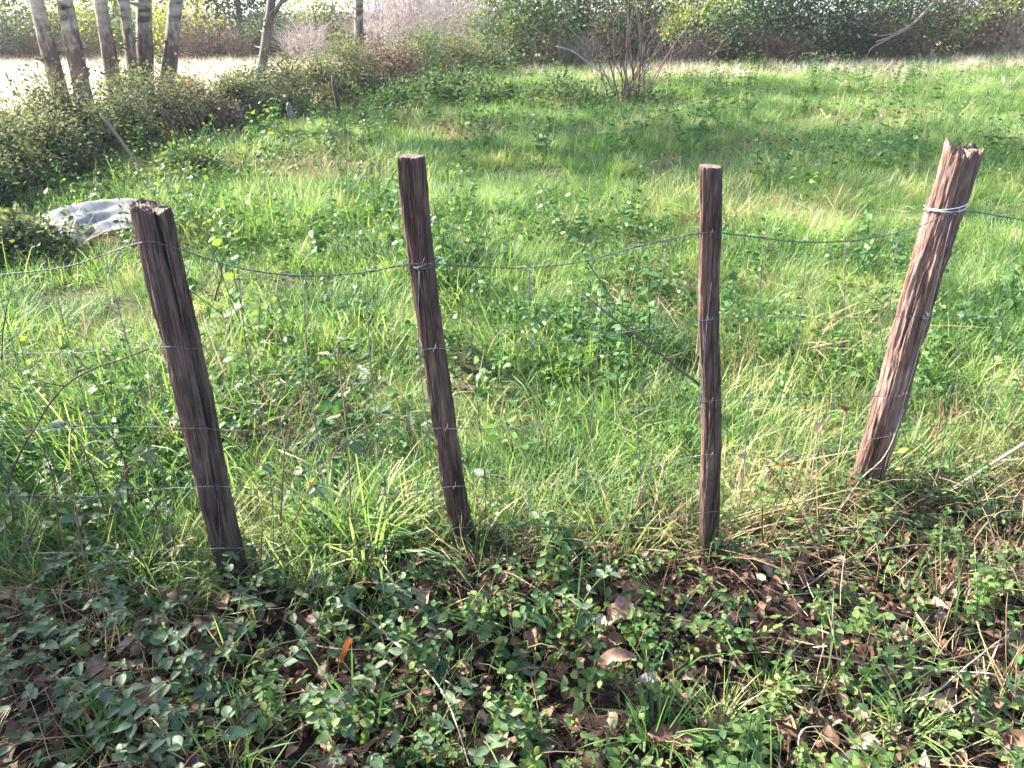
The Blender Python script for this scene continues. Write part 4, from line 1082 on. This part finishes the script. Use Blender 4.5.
# uncountable litter below everything
n = 9000; x = rng.uniform(-2.6, 3.0, n); y = rng.uniform(.8, 2.9, n); k = y < fence_y(x) + rng.normal(.02, .08, n); x, y = x[k], y[k]
scatter('leaf_litter', DEAD, np.stack([x, y, H(x, y) + rng.uniform(.0, .03, len(x))], -1), None, .55, rng.uniform(.02, .06, len(x)), 'crumbled brown leaf litter on the soil of the verge', 'leaf litter')
T_vg = [tuft_mesh('verge_tuft', M['grass'], 1000 + s, n=7, rad=.03, L0=.08, L1=.26, wid=.0048, bend=.45, droop=.5) for s in range(5)]
n = 1700; x = rng.uniform(-2.4, 3.0, n); y = rng.uniform(.9, 2.9, n); k = (y < fence_y(x) + .1) & (rng.uniform(0, 1, n) < .35 + .35 * smooth_noise(x, y, 3, 33) + .15 * x); x, y = x[k], y[k]
scatter('verge_grass', T_vg, np.stack([x, y, H(x, y)], -1), None, .3, rng.uniform(.6, 1.2, len(x)), 'scattered green grass blades on the verge in front of the fence', 'grass')
n = 1500; x = rng.uniform(-2.4, 3.0, n); y = rng.uniform(.9, 2.9, n); k = (y < fence_y(x) + .15) & (rng.uniform(0, 1, n) < .32 + .3 * smooth_noise(x, y, 3, 35)); x, y = x[k], y[k]
scatter('dry_stalks', T_fl[:2] + T_st[:2], np.stack([x, y, H(x, y) + .01], -1), None, .5, rng.uniform(.35, .8, len(x)), 'thin dry stalks and root threads over the verge litter', 'dry stalks')
M['thread'] = foliage('dead_stem', [(0.0, (.03, .016, .012)), (.5, (.085, .045, .03)), (1, (.2, .12, .08))], trans=.1, rough=.7, spec=.2, tcol=(1.1, .9, .7))
T_th = [tuft_mesh('dead_stems', M['thread'], 1040 + s, n=16, rad=.10, L0=.08, L1=.3, wid=.0028, bend=.8, droop=.8) for s in range(4)]
n = 3000; x = rng.uniform(-2.4, 3.0, n); y = rng.uniform(.9, 3.0, n); k = (y < fence_y(x) + .2 + .2 * np.clip(x, 0, 1)) & (rng.uniform(0, 1, n) < .5 + .3 * smooth_noise(x, y, 3, 41)); x = np.r_[x[k], rng.normal(.65, .12, 34), rng.normal(1.27, .12, 24), rng.normal(-.12, .1, 10)]; y = np.r_[y[k], 2.02 + rng.normal(0, .06, 34), 2.30 + rng.normal(0, .06, 24), 2.02 + rng.normal(0, .05, 10)]
scatter('dead_stems', T_th, np.stack([x, y, H(x, y) - .02], -1), None, .4, np.r_[rng.uniform(.35, .9, len(x) - 68), rng.uniform(.8, 1.35, 68)], 'matted thin brown dead stems over the verge and round the post feet', 'dead stems')
W_vg = [weed_mesh('ground_ivy', M['ivy'], 1010 + s, (2, 0, 1)[s % 3]) for s in range(6)]
n = 1500; x = rng.uniform(-2.4, 3.0, n); y = rng.uniform(.9, 2.9, n); k = (y < fence_y(x) + .2) & (rng.uniform(0, 1, n) < .32 + .32 * smooth_noise(x, y, 2.6, 37) + .18 * np.clip(x, -1, 1.5)); x, y = x[k], y[k]
scatter('ground_cover', W_vg, np.stack([x, y, H(x, y)], -1), None, .25, rng.uniform(.4, .8, len(x)), 'small trailing green leaves creeping over the verge litter', 'ground cover')

# single dead leaves one can pick out
special = [
    (492, 738, .125, DEAD[2], 'dead_leaf', 'large veined brown dead leaf at the bottom centre'),
    (342, 668, .095, ORNG[0], 'dead_leaf', 'narrow bright orange leaf upright in the dim litter left of centre'),
    (160, 712, .12, DEAD[5], 'dead_leaf', 'large grey-brown curled leaf in the shade at the lower left'),
    (608, 622, .13, DEAD[7], 'dead_leaf', 'big rolled reddish brown leaf in the middle of the verge'),
    (622, 600, .12, DEAD[3], 'dead_leaf', 'dark curled leaf just above the rolled reddish one'),
    (600, 690, .10, DEAD[8], 'dead_leaf', 'ribbed brown leaf below the rolled reddish one'),
    (690, 748, .10, DEAD[9], 'dead_leaf', 'grey dead leaf at the bottom right of centre'),
    (720, 666, .075, PALE[0], 'dead_leaf', 'pale pinkish dead leaf below the slim post'),
    (662, 690, .075, PALE[1], 'dead_leaf', 'pale dead leaf right of the ribbed brown one'),
    (15, 745, .08, DEAD[4], 'dead_leaf', 'brown leaf in the bottom left corner'),
    (470, 552, .08, DEAD[6], 'dead_leaf', 'reddish dead leaf at the foot of the flat-topped post'),
    (885, 745, .075, PALE[2], 'dead_leaf', 'whitish curled leaf at the bottom right'),
    (1000, 740, .09, DEAD[1], 'dead_leaf', 'brown leaf in the bottom right corner'),
    (640, 560, .06, PALE[1], 'dead_leaf', 'small white leaf near the foot of the slim post'),
    (226, 610, .09, DEAD[0], 'dead_leaf', 'rust brown leaf at the foot of the leftmost post'),
]
for k, (px, py, s, me, nm, lab) in enumerate(special):
    g = G(px, py, .04)
    o = link(nm, me, None, (g.x, g.y, hz(g.x, g.y) + .045), (random.gauss(.1, .25) + (.7 if 'upright' in lab else 0), random.gauss(0, .25), random.uniform(0, 6.28)), s)
    tag(o, lab, 'leaf', 'dead leaves that stand out on the verge')
for k in range(285):
    x, y = verge_pt(); me = DEAD[k % 12] if k % 9 else PALE[k % 3]
    sz = random.uniform(.03, .078)
    o = link('dead_leaf', me, None, (x, y, hz(x, y) + random.uniform(.01, .05)), (random.gauss(0, .28), random.gauss(0, .28), random.uniform(0, 6.28)), sz)
    tag(o, ('bleached' if me in PALE else 'brown') + (' large' if sz > .06 else ' small') + ' curled dead leaf ' + zone(x, y), 'leaf', 'dead leaves scattered over the verge litter')
for px, py, s, me, lab in [(783, 462, .055, ORNG[1], 'rounded orange withered leaf left of the splintered post'), (818, 425, .075, PALE[0], 'upright white papery leaf left of the splintered post'), (845, 412, .045, DEAD[2], 'small rust red leaf hanging beside the splintered post'), (745, 455, .05, PALE[2], 'pale withered leaf beside the slim post')]:
    c = AT(px, py, 2.3)
    mb_s = thing('withered_leaf', lab, 'leaf', (c.x, c.y, hz(c.x, c.y)))
    mb = MB(); mb.tube(spline([(.03, .02, -.02), (.015, .01, c.z * .5), (0, 0, c.z)], 4), .0014, 4); link('stem', mb.mesh('stem', [M['stalk']]), mb_s)
    link('leaf_blade', me, mb_s, (0, 0, c.z - s * .3), (1.2, .3, random.uniform(0, 6)), s)

def sprig(name, label, cat, group, lm, seed, h, spread, npair, size, smat, creep=.3, triple=False, nst=1):
    """a plant: one or more stems with paired or three-part leaves"""
    r = np.random.default_rng(seed)
    o = thing(name, label, cat, (0, 0, -5), 0, group); mb = MB()
    for st in range(nst):
        az = r.uniform(0, 6.283); d = np.array([math.cos(az), math.sin(az), 0])
        P = spline([(0, 0, -.015), d * spread * .3 + np.array([0, 0, h * .75]), d * spread * .7 + np.array([r.normal(0, .02), r.normal(0, .02), h]), d * spread + np.array([r.normal(0, .02), r.normal(0, .02), h * (1 - creep)])], 6)
        mb.tube(P, np.linspace(.0022, .0011, len(P)), 4)
        for k in range(npair):
            f = .22 + .78 * (k + .5) / npair; c = P[min(len(P) - 1, int(f * len(P)))]
            if triple:
                a0 = az + (1 if k % 2 else -1) * r.uniform(.5, 1.3)
                pet = c + np.array([math.cos(a0), math.sin(a0), .5]) * size * .8
                mb.tube([c, (c + pet) / 2 + np.array([0, 0, .005]), pet], .0011, 3)
                for q, da in enumerate((0, 1.25, -1.25)):
                    link('leaf', lm[r.integers(0, len(lm))], o, pet, (r.normal(-.15, .25), r.normal(0, .25), a0 + da - math.pi / 2), size * (1.15 if q == 0 else .9) * r.uniform(.6, 1.25))
            else:
                for sgn in (1, -1):
                    a0 = az + sgn * r.uniform(.9, 1.5)
                    link('leaf', lm[r.integers(0, len(lm))], o, c, (r.normal(.05, .28), r.normal(0, .25), a0 - math.pi / 2), size * r.uniform(.6, 1.25) * (1 - .3 * f))
    link('stem', mb.mesh('stem', [smat]), o)
    return o
def place(protos, pts, scl=(.8, 1.2)):
    used = set(); base = [p['label'] for p in protos]
    for (x, y) in pts:
        i = random.randrange(len(protos)); p = protos[i]; s = random.uniform(*scl); rz = random.uniform(0, 6.28)
        if i not in used:
            used.add(i); p['label'] = base[i] + ' ' + zone(x, y); p.location = (x, y, hz(x, y)); p.rotation_euler = (random.gauss(0, .1), random.gauss(0, .1), rz); p.scale = (s,) * 3
        else:
            q_ = copy_tree(p, (x, y, hz(x, y)), rz, s, (random.gauss(0, .12), random.gauss(0, .12)))
            q_['label'] = base[i] + ' ' + zone(x, y)
    for i, p in enumerate(protos):
        if i not in used:
            for c in list(p.children): bpy.data.objects.remove(c)
            bpy.data.objects.remove(p)
def pts_where(n, f, **k):
    out = []
    while len(out) < n:
        x, y = verge_pt(**k)
        if f(x, y): out.append((x, y))
    return out
bl = [sprig('bramble_shoot', 'dark green three-leaved bramble shoot', 'plant', 'bramble shoots of the shaded verge', BRAM, 1100 + s, .10 + .03 * (s % 4), .22 + .04 * (s % 3), 6, .034, M['red_stem'], triple=True) for s in range(6)]
place(bl, pts_where(50, lambda x, y: x < -.42 - .35 * random.random() and y > .95))
bp_ = [sprig('periwinkle_shoot', 'dull green shoot with paired oval leaves', 'plant', 'paired-leaf shoots of the shaded verge', BRAM, 1120 + s, .08 + .03 * (s % 3), .16 + .04 * (s % 3), 5, .040, M['green_stem']) for s in range(6)]
place(bp_, pts_where(56, lambda x, y: x < .15 + .3 * random.gauss(0, 1)))
gi_ = [sprig('honeysuckle_shoot', 'bright green shoot with small oval leaves', 'plant', 'small-leaved shoots of the sunlit verge', IVYL, 1140 + s, .06 + .03 * (s % 4), .13 + .04 * (s % 3), 4, .034, M['red_stem'] if s % 2 else M['green_stem']) for s in range(8)]
place(gi_, pts_where(125, lambda x, y: x > -.1 + .35 * random.gauss(0, 1)))
yl_ = [sprig('yellowing_seedling', 'yellow-leaved seedling', 'plant', 'yellowing seedlings by the right posts', YELL, 1160 + s, .16, .07, 3, .038, M['green_stem']) for s in range(3)]
place(yl_, [(G(p[0], p[1]).x, G(p[0], p[1]).y) for p in [(705, 578), (778, 530), (810, 525), (900, 505)]])
cane = [sprig('bramble_cane', 'long arching bramble cane with dark leaves', 'plant', 'bramble canes climbing through the left fence', BRAM, 1180 + s, .36 + .06 * s, .55, 8, .042, M['red_stem'], triple=True, creep=.5) for s in range(4)]
place(cane, [(-1.35, 2.0), (-1.55, 1.85), (-1.1, 1.9), (-1.2, 1.7), (-.75, 1.85), (-1.45, 1.6), (-.5, 1.95)], (.8, 1.1))

run = [sprig('trailing_runner', 'trailing runner with paired leaves', 'plant', 'trailing runners on the verge', IVYL if q % 2 else BRAM, 1190 + q, .05, .6, 13, .036, M['red_stem'], creep=.7) for q in range(6)]
place(run, pts_where(26, lambda x, y: True))
# bigger grass tussocks
TUS = [tuft_mesh('grass_tussock', M['grass'], 1200 + s, n=60, rad=.07, L0=.16, L1=.42, wid=.0085, bend=.32, droop=.6, base_t=(.45, 1)) for s in range(3)]
for k, (px, py, s, lab) in enumerate([(365, 562, 1.15, 'broad-bladed green tussock between the two left posts'), (330, 545, 1.0, 'green grass tussock right of the leftmost post'), (398, 545, .8, 'grass tussock touching the flat-topped post on its left'),
        (655, 752, .55, 'yellow-green grass tuft at the bottom centre right'), (765, 690, .42, 'bright grass tuft low on the sunlit verge'), (905, 735, .5, 'small grass tuft near the bottom right corner'),
        (720, 725, .5, 'fine grass tuft beside the grey dead leaf'), (100, 748, .5, 'grass tuft with pale blades near the bottom left corner'), (250, 735, .45, 'thin grass tuft in the shaded litter')]):
    g = G(px, py); tag(link('grass_tussock', TUS[k % 3], None, (g.x, g.y, hz(g.x, g.y)), (0, 0, k), s), lab, 'grass tuft', 'grass tussocks by the fence')

# twigs, canes and stalks
def twig_px(name, pts, r0, r1, mat, label, cat='twig', side=0, group=None):
    W = [np.array(AT(*p)) if len(p) == 3 else np.array(G(p[0], p[1], .05)) for p in pts]
    b = W[0].copy(); P = spline([w_ - b for w_ in W], 6)
    P += np.cumsum(rng.normal(0, .0008, P.shape), 0)
    mb = MB(); mb.tube(P, np.linspace(r0, r1, len(P)), 6)
    for q in range(side):
        c = P[int(len(P) * (.3 + .6 * q / max(1, side)))]; f = c + np.array([rng.normal(0, .05), rng.normal(0, .03), rng.uniform(.02, .09)])
        mb.tube([c, (c + f) / 2 + rng.normal(0, .004, 3), f], [r1, r1 * .8, r1 * .4], 4)
    tag(link(name, mb.mesh(name, [mat]), None, b), label, cat, group)
twig_px('fallen_stalk', [(880, 528, 2.25), (920, 506, 2.3), (965, 480, 2.36), (1030, 438, 2.45), (1080, 408, 2.5)], .0075, .005, M['stalk'], 'long straight pale stalk slanting up to the right edge', side=2)
twig_px('leaning_twig', [(700, 385, 2.45), (660, 352, 2.5), (620, 322, 2.55), (580, 290, 2.6)], .005, .0025, M['twig'], 'dark twig slanting through the netting between the middle posts', side=3)
twig_px('leaning_twig', [(14, 520, 1.95), (10, 480, 1.95), (35, 430, 1.97), (75, 380, 2.0), (150, 350, 2.0)], .0045, .002, M['twig'], 'arching bramble stem rising along the left edge to the leftmost post', side=3)
twig_px('leaning_twig', [(128, 500, 2.0), (122, 455, 2.0), (100, 425, 2.0), (70, 398, 2.05)], .0035, .0015, M['twig'], 'dark curved stem left of the leftmost post', side=2)
twig_px('leaning_twig', [(108, 520, 2.0), (85, 455, 2.0), (62, 410, 2.0)], .003, .0012, M['twig'], 'thin straight dark stem close to the left edge', side=1)
for k, (a, b_, c, lab) in enumerate([((60, 545), (52, 470), (20, 400), 'bare bramble stem bowed left beside the left edge'), ((30, 540), (60, 480), (118, 440), 'bare bramble stem bowed right low at the left'), ((170, 560), (150, 500), (96, 470), 'short bare stem bending left at the leftmost post'),
        ((280, 520), (285, 440), (300, 380), 'upright grassy stem between the two left posts'), ((215, 300), (222, 270), (205, 240), 'dark hooked twig hanging on the top wire by the leftmost post'), ((600, 560), (640, 500), (655, 440), 'bare stem leaning right before the slim post'),
        ((820, 560), (800, 510), (770, 470), 'bare stem leaning left below the splintered post'), ((760, 560), (790, 500), (812, 440), 'stem rising to the white papery leaf')]):
    twig_px('leaning_twig', [(*a, 1.96), (*b_, 1.98), (*c, 2.02)], .0026, .0011, M['twig' if k % 3 else 'red_stem'], lab, side=3)
twig_px('leaning_twig', [(2, 360, 2.0), (6, 320, 2.0), (14, 280, 2.0)], .002, .001, M['twig'], 'fine upright stem at the left edge by the top wire')
twig_px('fallen_stalk', [(152, 718), (170, 733), (210, 735), (238, 733)], .0022, .0016, M['stalk'], 'curved white stalk lying in the shade at lower left')
twig_px('fallen_stalk', [(340, 595), (390, 640), (440, 690), (470, 768)], .003, .0016, M['stalk'], 'long grey stalk crossing the dim verge below the flat-topped post')
twig_px('fallen_stalk', [(360, 610), (410, 655), (455, 690)], .002, .0014, M['stalk'], 'shorter pale stalk beside the long grey one')
twig_px('fallen_stalk', [(815, 655), (870, 664), (930, 670), (1000, 676)], .0026, .0018, M['stalk'], 'pinkish straight stalk across the sunlit verge at the right')
twig_px('fallen_stalk', [(940, 690), (975, 660), (1000, 640), (1030, 620)], .002, .0014, M['stalk'], 'fine pale stalk slanting at the right edge below the posts')
twig_px('leaning_twig', [(250, 660, 1.7), (258, 600, 1.8), (262, 530, 1.9), (256, 490, 1.95)], .0026, .0012, M['red_stem'], 'thin reddish stem standing right of the leftmost post')
twig_px('fallen_stalk', [(0, 592, 1.82), (70, 596, 1.8), (150, 606, 1.8), (230, 612, 1.8), (300, 640, 1.7)], .0032, .002, M['twig_grey'], 'grey bramble runner stretched across the left verge')
twig_px('fallen_stalk', [(780, 548), (830, 520), (862, 478, 2.25), (885, 455, 2.25), (905, 405, 2.3)], .0026, .0012, M['stalk'], 'bent straw stalk crossing the foot of the splintered post')
twig_px('fallen_stalk', [(480, 575), (520, 552), (560, 538), (600, 528)], .0024, .0016, M['stalk'], 'short straw stalk right of the flat-topped post')
twig_px('fallen_stalk', [(800, 590), (850, 560), (930, 545), (1024, 575)], .003, .0016, M['twig_grey'], 'grey twig lying below the splintered post')
twig_px('leaning_twig', [(915, 495), (925, 465, 2.5), (940, 430, 2.55), (942, 398, 2.6)], .0045, .002, M['red_stem'], 'reddish dock stem with clinging seeds right of the splintered post', side=9)
for k in range(46):
    x, y = verge_pt(); a = random.uniform(0, 6.28); L = random.uniform(.08, .3); mb = MB()
    d = np.array([math.cos(a), math.sin(a), random.uniform(-.05, .25)])
    mb.tube(spline([(0, 0, 0), d * L * .5 + rng.normal(0, .015, 3), d * L], 5), np.linspace(.0022, .001, 11), 5)
    tag(link('fallen_twig', mb.mesh('fallen_twig', [M[('stalk', 'twig_grey', 'twig', 'stalk')[k % 4]]]), None, (x, y, hz(x, y) + .03)), ('pale', 'grey', 'dark', 'pale')[k % 4] + (' long' if L > .2 else ' short') + ' thin twig lying ' + zone(x, y), 'twig', 'thin twigs scattered over the verge')

# ------------------------------------------------------------------ thin sunlit haze over the field
def haze():
    m = bpy.data.materials.new('haze'); m.use_nodes = True; n = m.node_tree; n.nodes.clear()
    out = n.nodes.new('ShaderNodeOutputMaterial'); pv = n.nodes.new('ShaderNodeVolumePrincipled')
    pv.inputs['Color'].default_value = (.93, .95, 1, 1); pv.inputs['Density'].default_value = HAZE; pv.inputs['Anisotropy'].default_value = .35
    n.links.new(pv.outputs[0], out.inputs['Volume'])
    x0, x1, y0, y1, z0, z1 = gx[0] - 5, gx[-1] + 5, gy[0] - 5, gy[-1] + 5, -1.2, 13.0
    V = np.array([(x, y, z) for z in (z0, z1) for y in (y0, y1) for x in (x0, x1)])
    F = np.array([(0, 2, 3, 1), (4, 5, 7, 6), (0, 1, 5, 4), (2, 6, 7, 3), (0, 4, 6, 2), (1, 3, 7, 5)])
    tag(link('haze', mesh_np('haze', V, [F], mats=[m])), 'thin pale haze in the air over the field', 'haze', kind='stuff')
HAZE = 0.0007
haze()
